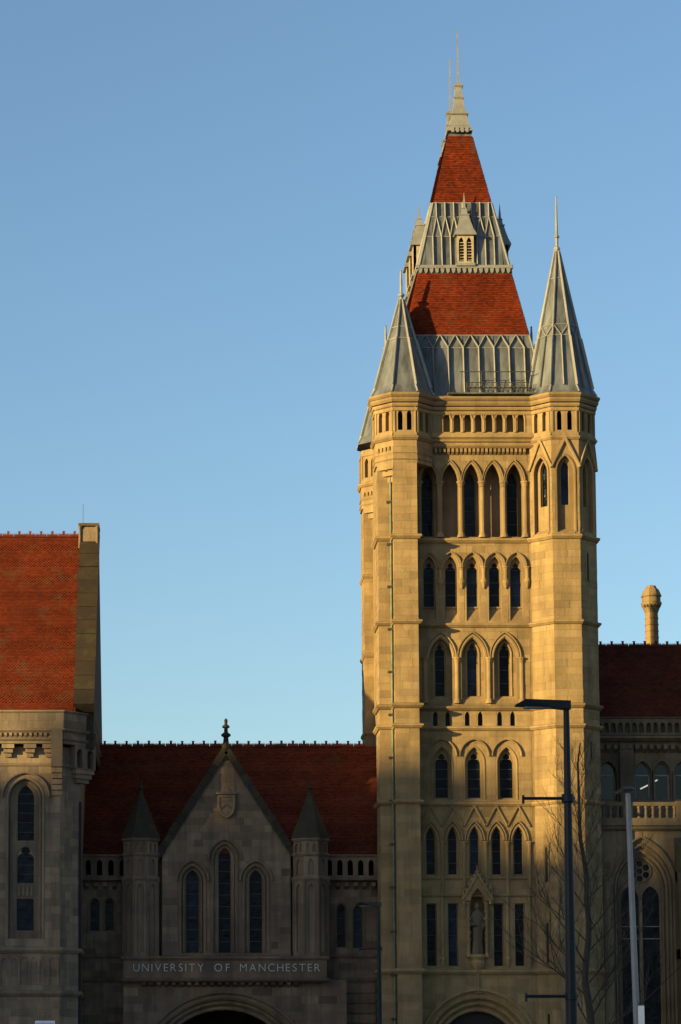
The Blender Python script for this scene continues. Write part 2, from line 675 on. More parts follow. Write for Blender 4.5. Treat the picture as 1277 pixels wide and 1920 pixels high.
# ------------------------------------------------------------------ ground
def sheet(name, x0, x1, y0, y1, z, mat, kind='structure'):
    m = MB()
    m.add([(x0, y0, z), (x1, y0, z), (x1, y1, z), (x0, y1, z)], [(0, 1, 2, 3)])
    return obj(name, m, mat, kind=kind)

sheet('ground', -2500, 2500, -2500, 2500, 0.0, 'grass')
sheet('road', -400, 400, 84, 112, 0.004, 'asphalt')
m = MB(); m.box(-400, 400, 112, 127.4, -.3, .13); obj('pavement', m, 'paving', kind='structure')
m = MB(); m.box(-400, 400, -25, 84, -.3, .12); obj('plaza', m, 'paving', kind='structure')
m = MB()
for i in range(-40, 40): m.box(i * 6, i * 6 + 3, 97.9, 98.1, .005, .008)
obj('road_marking', m, 'white_paint', kind='structure')

# ------------------------------------------------------------------ the tower
Y0 = 128.0
YR, YP = Y0 + 1.08, Y0 + .85
TS = 'tower_stone'
XA, XB, XC = 10.12, 10.85, 12.04
SL, SR = 1.18, 1.355
APL, APR = SL * 1.2071, SR * 1.2071
CL, CR = (11.46, Y0 + APL), (19.46, Y0 + APR)
REAR = 9.8
XD = CR[0] - SR / 2 - (YR - Y0)
zt = lambda y: Z(y, Y0)
zr = lambda y: Z(y, YR)
xr = lambda x, y: X(x, y, YR)
frR, frP, frT = front(YR), front(YP), front(Y0)
tower = thing('tower', 'tall golden sandstone tower with red tiled spire roof and pointed lead turrets', 'tower', (15, Y0 + 6, 0))
TB = []                                              # its ashlar blocks
octR = oct_frames(CR[0], CR[1], APR)
octRp = oct_pts(CR[0], CR[1], APR)
octLp = oct_pts(CL[0], CL[1], APL)
ZTOP = zt(752)                                       # under the cornice
ZCOR = zt(868)                                       # the left turret turns octagonal here

# bodies
m = MB()
m.box(10.6, 20.6, YR + 1.7, Y0 + 2 * APL + REAR - 1, 0, zt(742)); obj('wall', m, TS, tower)
m = MB(); prism(m, octRp, 0, zt(1003)); obj('turret_shaft', m, TS, tower)
for k in (-2, -1, 0, 1, 2):
    za, zb = 0, zt(1003)
    hl = []
    if k == -1:
        for xa, y0_, y1_ in ((1025, 1654, 1586), (1027, 1806, 1728), (1028, 1990, 1898)):
            hl.append(arch(-.02, .2, Z(y0_, Y0 + .45), Z(y1_ + 6, Y0 + .45), .13, 4))
    if k == 1:
        for y0_, y1_ in ((1090, 1035), (1424, 1388)):
            hl.append(arch(-.1, .2, Z(y0_, Y0 + .5), Z(y1_ + 6, Y0 + .5), .13, 4))
    courses(TB, octR[k], -SR / 2, SR / 2, za, zb, hl, prio=1.6 if k in (-1, 0) else .4, bl=(.6, 1.5), grow=.09)
    for h in hl:
        mould(tower, octR[k], h, -.02, .09, -.02, .05, TS, 'slit_surround')
        g = MB(); g.slab(octR[k], h, (), .008, -.02); obj('slit_opening', g, 'dark_interior', tower)


def corner_pier(yo, full):
    pts = [(XA, Y0 + 2.7 + yo), (XA, Y0 + .6 + yo), (XB, Y0 + .6 + yo), (XB, Y0 + yo), (XC, Y0 + yo), (XC, Y0 + 2.7 + yo)]
    m = MB(); prism(m, pts, 0, ZCOR); obj('turret_shaft', m, TS, tower)
    for fr, a0, a1, pr in ((front(Y0 + yo), XB, XC, 1.6), (front(Y0 + .6 + yo), XA, XB, 1.5),
                           (side(XA, Y0 + 2.7 + yo, -90), 0, 2.1, .3), (side(XB, Y0 + .6 + yo, -90), 0, .6, .3)):
        courses(TB, fr, a0, a1, 0 if full else 14, ZCOR, prio=pr if full else pr * .5, bl=(.6, 1.3))
    if not full:
        for y in (1005, 1165, 1322, 1360):
            string(tower, pts[:-1], zt(y) - .12, .24, .11, TS)
    c = (CL[0], CL[1] + yo)
    of = oct_frames(c[0], c[1], APL)
    op = oct_pts(c[0], c[1], APL)
    m = MB(); prism(m, op, ZCOR, zt(822)); obj('turret_shaft', m, TS, tower)
    for k in (-2, -1, 0, 1):
        courses(TB, of[k], -SL / 2, SL / 2, ZCOR, zt(822), prio=1.2, bl=(.6, 1.2))
    m = MB()                                        # corbel under the canted face
    for i, e in enumerate((.62, .42, .2)):
        z = ZCOR - .3 * (i + 1)
        prism(m, [(XB - e * 1.2, Y0 + .6 + yo), (XB, Y0 + .6 - e + yo), (XB + .01, Y0 + .61 + yo)], z + .02, z + .31)
    obj('corbel', m, TS, tower)
    belfry(c, of, op, SL, yo)
    for y, h, o_ in ((820, .26, .16), (848, .1, .06), (860, .1, .06)):
        string(tower, op[0:6], zt(y) - h / 2, h, o_, TS)
    dentils(tower, of[-1], -SL / 2 + .1, SL / 2 - .1, zt(846), zt(836), 0, .1, .2, .1, TS)


def belfry(c, of, op, s, yo):
    """open lantern stage under the spire: a pair of lancets in each face"""
    zb, ztp = zt(822), zt(750)
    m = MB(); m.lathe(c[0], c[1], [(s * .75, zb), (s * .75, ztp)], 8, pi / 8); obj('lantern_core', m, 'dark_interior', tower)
    for k in (-2, -1, 0, 1, 2):
        hs = [arch(q * s * .19, .25, zt(806), zt(777), .26, 4) for q in (-1, 1)]
        m = MB()
        m.slab(of[k], [(-s / 2, zb), (-s / 2, ztp), (s / 2, ztp), (s / 2, zb)], hs, 0, -.24)
        obj('lantern_wall', m, TS, tower)
        mould(tower, of[k], [(-s * .42, zt(812)), (-s * .42, zt(762)), (s * .42, zt(762)), (s * .42, zt(812))], -.02, .05, -.01, .05, TS, 'label_mould')
        if k in (-1, -2):
            m = MB(); m.fbox(of[k], -s * .4, s * .4, zb, ztp, -.2, -.23); obj('blind_panel', m, TS, tower)
        m = MB()
        m.add([of[k].pt(a, b, d) for a, b, d in ((-s / 2, zt(807), .0), (s / 2, zt(807), .0), (s / 2, zt(816), .09), (-s / 2, zt(816), .09), (-s / 2, zt(820), .0), (s / 2, zt(820), .0))],
              [(0, 1, 2, 3), (3, 2, 5, 4)])
        obj('sill', m, TS, tower)
        column(tower, of[k], 0, -.06, zt(806), zt(777), .045, TS, .1, .08)


corner_pier(0, True)
corner_pier(REAR, False)
belfry(CR, octR, octRp, SR, 0)

# right turret: gabled niches
for k in (-2, -1, 0, 1, 2):
    f = octR[k]
    h = arch(0, .86, zt(997), zt(884), .82, 8)
    m = MB(); m.slab(f, [(-SR / 2, zt(1003)), (-SR / 2, zt(820)), (SR / 2, zt(820)), (SR / 2, zt(1003))], [h], 0, -.24); obj('niche_wall', m, TS, tower)
    h2 = arch(0, .42, zt(945), zt(880), .5, 6)
    m = MB(); m.slab(f, arch(0, .9, zt(1003), zt(884), .86, 8), [h2], -.22, -.5); obj('niche_back', m, TS, tower)
    window(tower, f, h2, .42, bars=0, fw=.03, mat=TS)
    mould(tower, f, h, -.01, .08, -.02, .05, TS)
    mould(tower, f, [(-SR / 2 - .03, zt(876)), (0, zt(822)), (SR / 2 + .03, zt(876))], -.06, .07, 0, .13, TS, 'gable_moulding')
    courses(TB, f, -SR / 2, SR / 2, zt(1003), zt(820), [h], prio=.8, grow=.1, bl=(.3, .6))
    m = MB()
    m.add([f.pt(a, b, d) for a, b, d in ((-.43, zt(990), -.21), (.43, zt(990), -.21), (.43, zt(998), .04), (-.43, zt(998), .04), (-.43, zt(1003), .04), (.43, zt(1003), .04))],
          [(0, 1, 2, 3), (3, 2, 5, 4)])
    obj('sill', m, TS, tower)
string(tower, octRp[0:7], zt(820) - .1, .22, .14, TS)

# string courses round the front
TP = [(XA, Y0 + 2.7), (XA, Y0 + .6), (XB, Y0 + .6), (XB, Y0), (XC, Y0), (XC, YR), (XD, YR)] + octRp[3:7]
for y, h, o_ in ((1005, .27, .19), (1165, .25, .18), (1322, .27, .2), (1360, .25, .19), (1503, .24, .17), (1820, .3, .2)):
    string(tower, TP, zt(y) - h / 2, h, o_, TS)
UP = octLp[1:5] + [(CL[0] + SL / 2 + YP - Y0, YP), (CR[0] - SR / 2 - YP + Y0, YP)] + octRp[3:7]
for z0, h, o_ in ((zt(770), .16, .08), (zt(762), .16, .14), (zt(754), .22, .22), (zt(745), .2, .30)):
    m = MB(); m.plan(UP, [(-.4, z0), (o_ * .7, z0), (o_, z0 + h * .5), (o_, z0 + h), (-.4, z0 + h)]); obj('cornice', m, TS, tower)

# arcaded parapet
a0, a1 = CL[0] + SL / 2 + YP - Y0 - .05, CR[0] - SR / 2 - YP + Y0 + .05
zp = lambda y: Z(y, YP)
ap_c = [X(x, 790, YP) for x in (837.7, 857.3, 877.3, 897.2, 917.2, 936.8, 956.4, 976.7)]
hs = [arch(a, .35, zp(811), zp(786), .32, 5) for a in ap_c]
m = MB(); m.slab(frP, [(a0, zp(840)), (a0, zp(742)), (a1, zp(742)), (a1, zp(840))], hs, 0, -.35); obj('parapet_wall', m, TS, tower)
courses(TB, frP, a0, a1, zp(838), zp(772), hs, prio=.4, grow=.06, bl=(.2, .7))
m = MB(); m.fbox(frP, a0, a1, zp(842), zp(742), -.36, -.5); obj('blind_panel', m, TS, tower)
for a in ap_c: mould(tower, frP, arch(a, .35, zp(811), zp(786), .32, 5), .0, .05, -.02, .04, TS)
for i in range(len(ap_c) - 1): column(tower, frP, (ap_c[i] + ap_c[i + 1]) / 2, .01, zp(811), zp(785), .055, TS, .1, .1)
m = MB(); m.add([frP.pt(a, b, d) for a, b, d in ((a0, zp(810), 0), (a1, zp(810), 0), (a1, zp(821), .18), (a0, zp(821), .18), (a0, zp(826), .0), (a1, zp(826), .0))], [(0, 1, 2, 3), (3, 2, 5, 4)])
obj('sill', m, TS, tower)
LP = [(a0 - .4, YP), (a1 + .4, YP)]
string(tower, LP, zp(830), .16, .14, TS); string(tower, LP, zp(839), .14, .08, TS)
dentils(tower, frR, XC + .1, XD - .05, zr(854), zr(842), 0, .2, .21, .12, TS)
m = MB(); m.fbox(frR, XC, XD + .3, zr(842), zr(838), .22, -.3); obj('corbel_shelf', m, TS, tower)


def stage(yb, yt, holes, prio=1.0, depth=.4, grow=.1, bl=(.4, .9)):
    m = MB()
    m.slab(frR, [(XC - .2, zr(yb)), (XC - .2, zr(yt)), (XD + .25, zr(yt)), (XD + .25, zr(yb))], holes, 0, -depth)
    obj('wall', m, TS, tower)
    courses(TB, frR, XC, XD, zr(yb), zr(yt), holes, prio=prio, grow=grow, bl=bl)


# big open arcade
cB = [xr(x, 950) for x in (804.4, 844.4, 884.7, 924.6, 965)]
hB = [arch(a, .8, zr(1007), zr(903), .9, 8) for a in cB]
stage(1010, 838, hB, .7, .42)
iB = [arch(cB[i], .62, zr(1000), zr(902), .72, 6) for i in (0, 2, 4)]
m = MB(); m.slab(frR.at(0, -.85), [(XC - .2, zr(1010)), (XC - .2, zr(850)), (XD + .25, zr(850)), (XD + .25, zr(1010))], iB, 0, -.35); obj('arcade_back', m, 'hall_stone', tower)  # darker stone than the walls, standing in for shade in the recess
for h in iB: window(tower, frR.at(0, -.85), h, .25, bars=.8, mat=TS)
for a in cB:
    mould(tower, frR, arch(a, .8, zr(903), zr(903), .9, 8)[1:-1], .0, .09, -.02, .07, TS)
    mould(tower, frR, arch(a, 1.0, zr(903), zr(903), 1.06, 8)[1:-1], .0, .05, .0, .11, TS, 'hood_mould')
for x in (785.5, 824.6, 864.5, 904.5, 944.7, 985.0): column(tower, frR, xr(x, 950), .0, zr(1008), zr(903), .125, TS, .3, .25)

# five trefoil windows
cC = [xr(x, 1100) for x in (804.9, 845.6, 886.3, 928.2, 968.1)]
hC = [arch(a, .64, zr(1165), zr(1066), .62, 6) for a in cC]
stage(1170, 1010, hC)
for a, h in zip(cC, hC):
    hw_ = [p if p[1] > zr(1140) else (p[0], zr(1138)) for p in h]
    window(tower, frR, hw_, .36, 'trefoil', a, .50, zr(1136), zr(1070), bars=.75, mat=TS)
    m = MB(); m.add([frR.pt(q, b, d) for q, b, d in ((a - .32, zr(1136), -.36), (a + .32, zr(1136), -.36), (a + .32, zr(1166), .0), (a - .32, zr(1166), .0))], [(0, 1, 2, 3)])
    obj('sill', m, TS, tower)
    mould(tower, frR, archring(a, .78, zr(1064), .70), .0, .1, -.02, .08, TS)
    mould(tower, frR, archring(a, .98, zr(1062), .68), .0, .05, -.01, .14, TS, 'hood_mould')
for x in (785, 825, 865.6, 907, 948, 988.5):
    a = xr(x, 1080)
    column(tower, frR, a, .04, zr(1090), zr(1063), .1, TS, .18, .15)
    p = frR.pt(a, 0, .04)
    finial(tower, p.x, p.y, [(.04, zr(1104)), (.09, zr(1098)), (.17, zr(1092)), (.17, zr(1090))], TS, 'corbel')

# three windows between columns
cD = [xr(x, 1260) for x in (826.4, 887, 947.8)]
hD = [arch(a, 1.15, zr(1318), zr(1236), 1.05, 8) for a in cD]
stage(1327, 1170, hD, depth=.3, grow=.16)
iD = [arch(a, .58, zr(1304), zr(1226), .62, 6) for a in cD]
m = MB(); m.slab(frR.at(0, -.28), [(XC - .2, zr(1327)), (XC - .2, zr(1172)), (XD + .25, zr(1172)), (XD + .25, zr(1327))], iD, 0, -.3); obj('wall', m, TS, tower)
for a, h in zip(cD, iD):
    window(tower, frR.at(0, -.28), h, .28, 'trefoil', a, .46, zr(1303), zr(1222), bars=.7, mat=TS)
    courses(TB, frR.at(0, -.28), a - .57, a + .57, zr(1318), zr(1230), [h], prio=.5, grow=.06, bl=(.3, .6))
    mould(tower, frR.at(0, -.28), h, .0, .07, -.02, .05, TS)
    mould(tower, frR, archring(a, 1.15, zr(1234), 1.06), .0, .13, -.02, .07, TS)
    mould(tower, frR, archring(a, 1.48, zr(1233), 1.24), .0, .06, .0, .12, TS, 'hood_mould')
    m = MB(); m.add([frR.pt(q, b, d) for q, b, d in ((a - .57, zr(1305), -.28), (a + .57, zr(1305), -.28), (a + .57, zr(1320), .02), (a - .57, zr(1320), .02))], [(0, 1, 2, 3)])
    obj('sill', m, TS, tower)
for x in (796.5, 857.4, 917, 978.5): column(tower, frR, xr(x, 1270), .0, zr(1319), zr(1233), .11, TS, .25, .25)

# pairs of little lights
cE = [xr(x, 1350) for x in (816.6, 840, 876.5, 900.8, 937.2, 961.5)]
hE = [arch(a, .26, zr(1362), zr(1343), .25, 4) for a in cE]
stage(1368, 1327, hE, grow=.05)
for h in hE: window(tower, frR, h, .3, bars=0, fw=.025, mat=TS)

# three windows under wide hoods
cF = [xr(x, 1450) for x in (829, 889.8, 950.5)]
hF = [arch(a, .92, zr(1499), zr(1432), .82, 8) for a in cF]
stage(1505, 1368, hF, depth=.35)
for a, h in zip(cF, hF):
    hw_ = arch(a, .72, zr(1496), zr(1430), .68, 8)
    m = MB(); m.slab(frR, arch(a, .96, zr(1502), zr(1432), .85, 8), [hw_], -.14, -.4); obj('arch_order', m, TS, tower)
    window(tower, frR, hw_, .36, 'trefoil', a, .62, zr(1495), zr(1432), bars=.6, mat=TS, mull=0)
    mould(tower, frR, h, .0, .07, -.02, .04, TS)
    mould(tower, frR, archring(a, 1.38, zr(1418), .82), .0, .06, -.01, .13, TS, 'hood_mould')

# gabled arcade
cG = [xr(x, 1600) for x in (808, 849, 890.2, 931.7, 972.8)]
hG = [arch(a, .6, zr(1646), zr(1574), .68, 7) for a in cG]
stage(1680, 1505, hG)
for a, h in zip(cG, hG):
    hw_ = arch(a, .46, zr(1640), zr(1572), .56, 6)
    m = MB(); m.slab(frR, arch(a, .64, zr(1650), zr(1574), .7, 7), [hw_], -.16, -.4); obj('arch_order', m, TS, tower)
    window(tower, frR, hw_, .34, bars=.6, mat=TS, fw=.03)
    mould(tower, frR, archring(a, .6, zr(1576), .70), .0, .1, -.02, .07, TS)
    mould(tower, frR, archring(a, .9, zr(1576), .92), .0, .05, .0, .12, TS, 'hood_mould')
    e = .54
    mould(tower, frR, [(a - e, zr(1550)), (a, zr(1512)), (a + e, zr(1550))], -.03, .05, .0, .1, TS, 'gable_moulding')
colx = (788, 829.5, 870.6, 911, 952, 993.5)
for x in colx: column(tower, frR, xr(x, 1620), .02, zr(1680), zr(1578), .09, TS, .22, .1)
string(tower, [(XC, YR), (XD, YR)], zr(1649), .14, .08, TS)
string(tower, [(XC, YR), (XD, YR)], zr(1682), .16, .1, TS)

# square-headed windows either side of the statue
cH = [xr(x, 1750) for x in (809.6, 849.9, 935.3, 975.2)]
hH = [[(a - .25, zr(1812)), (a - .25, zr(1694)), (a + .25, zr(1694)), (a + .25, zr(1812))] for a in cH]
xn = xr(895, 1740)
hN = arch(xn, .72, zr(1795), zr(1700), .75, 8)
stage(1821, 1680, hH + [hN], depth=.45)
for a, h in zip(cH, hH): window(tower, frR, h, .34, bars=.9, mat=TS, fw=.04)
m = MB(); m.fbox(frR, xn - .5, xn + .5, zr(1800), zr(1660), -.44, -.5); obj('niche_back', m, TS, tower)
for x in colx[0:2] + colx[4:]:
    a = xr(x, 1740)
    p = frR.pt(a, 0, .02)
    finial(tower, p.x, p.y, [(.03, zr(1816)), (.1, zr(1808)), (.17, zr(1798)), (.09, zr(1794)), (.09, zr(1682))], TS, 'colonnette', 10)
# niche canopy
for q in (-1, 1):
    column(tower, frR, xn + q * .45, .16, zr(1795), zr(1692), .08, TS, .2, .2)
    for j in range(5):
        z = zr(1710 + j * 13)
        m = MB(); m.lathe(xn + q * .45, YR - .16, [(.13, z - .05), (.13, z + .05)], 8); obj('shaft_ring', m, TS, tower)
m = MB()
m.slab(frR, [(xn - .72, zr(1690)), (xn - .68, zr(1682)), (xn, zr(1640)), (xn + .68, zr(1682)), (xn + .72, zr(1690)), (xn + .36, zr(1690)), (xn + .30, zr(1680)), (xn, zr(1666)), (xn - .30, zr(1680)), (xn - .36, zr(1690))], (), .34, -.02)
obj('niche_canopy', m, TS, tower)
mould(tower, frR, [(xn - .74, zr(1688)), (xn, zr(1640)), (xn + .74, zr(1688))], -.04, .06, .0, .42, TS, 'gable_moulding')
finial(tower, xn, YR - .2, [(.12, zr(1645)), (.07, zr(1639)), (.13, zr(1636)), (.05, zr(1632)), (.02, zr(1622))], TS)
for q in (-1, 1):
    for j in range(5):
        t = .12 + .19 * j
        p = (xn + q * .74 * (1 - t), zr(1688) + (zr(1640) - zr(1688)) * t)
        m = MB(); m.lathe(p[0] + q * .05, YR - .36, [(.02, p[1] + .02), (.075, p[1] + .08), (.06, p[1] + .15), (.01, p[1] + .19)], 6); obj('crocket', m, TS, tower)
    finial(tower, xn + q * .66, YR - .28, [(.1, zr(1696)), (.1, zr(1684)), (.13, zr(1683)), (.08, zr(1680)), (.05, zr(1668)), (.08, zr(1666)), (.01, zr(1658))], TS, 'pinnacle', 4)
m = MB(); m.lathe(xn, YR - .05, [(.05, zr(1828)), (.12, zr(1822)), (.3, zr(1812)), (.36, zr(1806)), (.3, zr(1800)), (.42, zr(1795)), (.42, zr(1790))], 10); obj('pedestal', m, TS, tower)

# porch
zc = zr(1972)
pr = [X(1000, 1972, YR) - X(1000 - q, 1972, YR) for q in (107, 96, 85, 74)]
hPo = arch(xn, 2 * pr[0], 0.001, zc, pr[0] * 1.03, 14)
stage(2092, 1821, [hPo], depth=.25, grow=.2, bl=(.6, 1.2))
orders(tower, frR, xn, 0.001, zc, pr, [-.05, -.3, -.55, -.8], TS, 1.03)
mould(tower, frR, archring(xn, 2 * pr[0] + .1, zc, pr[0] * 1.06, 14), .0, .12, -.02, .16, TS, 'hood_mould')
m = MB()
m.add([frR.pt(a, b, d) for a, b, d in ((xn - .3, zr(1862), .0), (xn - .05, zr(1850), .1), (xn - .05, zr(1822), .1), (xn + .05, zr(1822), .1), (xn + .05, zr(1850), .1), (xn + .3, zr(1862), .0), (xn, zr(1862), .14))], [(0, 1, 6), (1, 2, 3, 4), (4, 5, 6), (1, 4, 6)])
obj('hood_stem', m, TS, tower)
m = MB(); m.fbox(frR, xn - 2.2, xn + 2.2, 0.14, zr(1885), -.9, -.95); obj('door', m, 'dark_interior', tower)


# lead spires
def spire(c, ap, prof, yo=0, band=None, mid=True, fin=None):
    zs = [p[1] for p in prof]
    root = MB(); root.lathe(c[0], c[1], [(p[0] * .96 / cos(pi / 8), p[1]) for p in prof], 8, pi / 8)
    ro = obj('spire', root, 'lead', tower)
    for k in range(-3, 5):
        a = radians(45 * k)
        n, u = Vector((sin(a), -cos(a), 0)), Vector((cos(a), sin(a), 0))
        P = lambda r, z, q: Vector((c[0], c[1], z)) + n * r + u * (r * math.tan(pi / 8) * q)
        m = MB()
        for (r0, z0), (r1, z1) in zip(prof[:-1], prof[1:]):
            m.add([P(r0, z0, -.97), P(r0, z0, .97), P(r1, z1, .97), P(r1, z1, -.97)], [(0, 1, 2, 3)])
        obj('lead_panel', m, 'lead', ro)
        m = MB()
        for (r0, z0), (r1, z1) in list(zip(prof[:-1], prof[1:]))[2:]:
            m.rib(P(r0, z0, 1), P(r1, z1, 1), P(1, 0, 1) - P(0, 0, 1), .09, .15 if r1 > .3 else .11)
        m.rib(P(prof[1][0], prof[1][1], 1), P(prof[2][0], prof[2][1], 1), P(1, 0, 1) - P(0, 0, 1), .09, .08)
        obj('lead_roll', m, 'lead_edge', ro)
        if band:
            rz = lambda z: next(r0 + (r1 - r0) * (z - z0) / (z1 - z0) for (r0, z0), (r1, z1) in zip(prof[:-1], prof[1:]) if z0 <= z <= z1) + .015
            m = MB()
            for z in band[:2]:
                q = MB() if not mid else m
                q.tube(P(rz(z), z, -1), P(rz(z), z, 1), .03, .03, 5)
                if not mid: obj('lead_band', q, 'lead_edge', ro)
            if mid:
                b, t = band[0], band[1]
                m.path([P(rz(t) + .03, t, -1), P(rz(b) + .03, b, 0), P(rz(t) + .03, t, 1)], .035, 5)
                m.rib(P(rz(prof[2][1]) - .02, prof[2][1], 0), P(rz(b) - .02, b, 0), n, .07, .15)
            if len(band) > 2:
                q = MB(); q.tube(P(rz(band[2]), band[2], -1), P(rz(band[2]), band[2], 1), .025, .025, 5); obj('lead_band', q, 'lead_edge', ro)
            if mid: obj('lead_band', m, 'lead_edge', ro)
    finial(ro, c[0], c[1], fin, 'lead_edge')
    return ro

ze = zt(738)
lf = lambda y: Z(y, CL[1])
rf = lambda y: Z(y, CR[1])
fl = [(.10, lf(566)), (.10, lf(558)), (.17, lf(555)), (.17, lf(552)), (.07, lf(549)), (.07, lf(525)), (.045, lf(509)), (.06, lf(508)), (.03, lf(506))]
pl = [(APL + .17, ze), (APL + .12, ze + .1), (APL - .08, ze + .5), (APL * .66, lf(640)), (.07, lf(562))]
pl[3] = (pl[2][0] + (pl[4][0] - pl[2][0]) * (pl[3][1] - pl[2][1]) / (pl[4][1] - pl[2][1]), pl[3][1])
for c, yo in ((CL, 0), ((CL[0], CL[1] + REAR), REAR)):
    spire(c, APL, pl, yo, (lf(640), lf(617)), False, fl)
frr = [(.08, rf(478)), (.12, rf(473)), (.17, rf(468)), (.17, rf(465)), (.08, rf(462)), (.085, rf(447)), (.14, rf(445)), (.14, rf(443)), (.08, rf(441)), (.05, rf(390)), (.03, rf(374)), (.05, rf(371)), (.02, rf(368))]
prr = [(APR + .17, ze), (APR + .12, ze + .1), (APR - .10, ze + .5), (.9, rf(640)), (.07, rf(472))]
prr[3] = (prr[2][0] + (prr[4][0] - prr[2][0]) * (prr[3][1] - prr[2][1]) / (prr[4][1] - prr[2][1]), prr[3][1])
spire(CR, APR, prr, 0, (rf(638), rf(617), rf(525)), True, frr)
spire((CR[0], CR[1] + REAR), APL, pl, 0, (lf(640), lf(617)), False, fl)

# steep roof of red tile and lead
XCN, YCN = 14.82, CL[1] + REAR / 2
hwz = lambda z: .6 + (50.86 - z) * .228
hdz = lambda z: 2.5 + (50.86 - z) * .168
ZL = (36.05, 39.47, 43.02, 43.3, 46.87, 50.72)


def roof_face(which, z0, z1):
    ext = hwz if which in 'fb' else hdz
    if which == 'f': g = lambda z: (XCN, YCN - hdz(z), z); u = (1, 0, 0)
    if which == 'b': g = lambda z: (XCN, YCN + hdz(z), z); u = (-1, 0, 0)
    if which == 'w': g = lambda z: (XCN - hwz(z), YCN, z); u = (0, -1, 0)
    if which == 'e': g = lambda z: (XCN + hwz(z), YCN, z); u = (0, 1, 0)
    fr, ln = slope_frame(g(z0), g(z1), u)
    e = lambda b: ext(z0 + (z1 - z0) * b / ln)
    return fr, ln, e

core = MB()
vs, fs = [], []
for z in (36.0, 50.86):
    a, b = hwz(z) - .03, hdz(z) - .03
    vs += [(XCN - a, YCN - b, z), (XCN + a, YCN - b, z), (XCN + a, YCN + b, z), (XCN - a, YCN + b, z)]
core.add(vs, [(0, 1, 5, 4), (1, 2, 6, 5), (2, 3, 7, 6), (3, 0, 4, 7), (4, 5, 6, 7)])
roof = obj('roof', core, 'lead', tower)
for z0, z1 in ((ZL[1], ZL[2]), (ZL[4], ZL[5])):
    m = MB()
    for wch in 'fwe':
        fr, ln, e = roof_face(wch, z0, z1)
        tiles(m, fr, lambda b: -e(b), lambda b: e(b), 0, ln, .1, .165)
    obj('roof_tiles', m, 'tower_tile', roof, kind='stuff')


def lead_stage(wch, z0, z1, rolls, zz, two):
    """lead sheets between rolls, with a zigzag of rolls at the top"""
    fr, ln, e = roof_face(wch, z0, z1)
    RH = .2 if z0 < 40 else .15
    bz = ln * zz
    edges = [-e(0)] + rolls + [e(0)]
    for p, q in zip(edges[:-1], edges[1:]):
        cl = lambda a, b: max(-e(b), min(e(b), a))
        m = MB()
        for b0_, b1_ in ((0, bz), (bz + .01, ln)):
            m.add([fr.pt(cl(p + .02, b0_), b0_, .02), fr.pt(cl(q - .02, b0_), b0_, .02), fr.pt(cl(q - .02, b1_), b1_, .012), fr.pt(cl(p + .02, b1_), b1_, .012)], [(0, 1, 2, 3)])
        obj('lead_panel', m, 'lead', roof)
    for a in rolls:
        if abs(a) > e(bz): continue
        m = MB(); m.rib(fr.pt(a, 0, 0), fr.pt(a, bz, 0), fr.N, .08, RH); obj('lead_roll', m, 'lead_edge', roof)
    m = MB()
    step = rolls[1] - rolls[0]
    m.tube(fr.pt(-e(bz), bz, .02), fr.pt(e(bz), bz, .02), .03, .03, 5)
    m.tube(fr.pt(-e(ln), ln, .02), fr.pt(e(ln), ln, .02), .04, .04, 5)
    if two:
        b2 = ln * two
        m.tube(fr.pt(-e(b2), b2, .02), fr.pt(e(b2), b2, .02), .03, .03, 5)
    else:
        b2 = ln
    for a in rolls:
        for q in (-.5, .5):
            t = a + q * step
            if abs(t) < e(b2) + .05 and abs(a) < e(bz): m.rib(fr.pt(a, bz, 0), fr.pt(t, b2, 0), fr.N, .07, RH * .75)
            if two and q > 0 and abs(t) < e(ln): m.rib(fr.pt(t, b2, 0), fr.pt(t, ln, 0), fr.N, .08, RH)
    obj('lead_zigzag', m, 'lead_edge', roof)
    for s_ in (-1, 1):
        m = MB(); m.tube(fr.pt(s_ * e(0), 0, .02), fr.pt(s_ * e(ln), ln, .02), .06, .05, 6); obj('hip_roll', m, 'lead_edge', roof)

fx = [X(x, 690, 129.5) - XCN for x in (785, 813, 841.6, 870, 899, 927.8, 956, 984.6, 1012)]
lead_stage('f', ZL[0], ZL[1], fx, .8, 0)
wx = [-5.0 + .77 * i for i in range(14)]
for wch in 'we':
    lead_stage(wch, ZL[0], ZL[1], wx, .8, 0)
ux = [-2.02 + .45 * i for i in range(10)]
lead_stage('f', ZL[3], ZL[4], ux, .47, .78)
for wch in 'we':
    lead_stage(wch, ZL[3], ZL[4], [-3.6 + .5 * i for i in range(15)], .47, .78)
# eaves band with scallops under the belfry stage
zz0, zz1 = ZL[2] - .05, ZL[3] + .03
for wch in 'fwe':
    fr, ln, e = roof_face(wch, zz0, zz1)
    m = MB(); m.fbox(fr, -e(0) - .1, e(0) + .1, ln * .55, ln, .13, 0); obj('lead_cornice', m, 'lead_edge', roof)
    n = int(2 * e(0) / .27)
    for i in range(n):
        a = -e(0) + (i + .5) * 2 * e(0) / n
        m = MB(); m.add([fr.pt(a - .1, ln * .55, .1), fr.pt(a + .1, ln * .55, .1), fr.pt(a + .07, .0, .07), fr.pt(a, -.06, .06), fr.pt(a - .07, .0, .07), fr.pt(a - .1, ln * .55, 0), fr.pt(a + .1, ln * .55, 0), fr.pt(a, -.06, 0)],
                      [(0, 1, 2, 3, 4), (0, 4, 3, 7, 5), (1, 6, 7, 3, 2)])
        obj('scallop', m, 'lead_edge', roof)

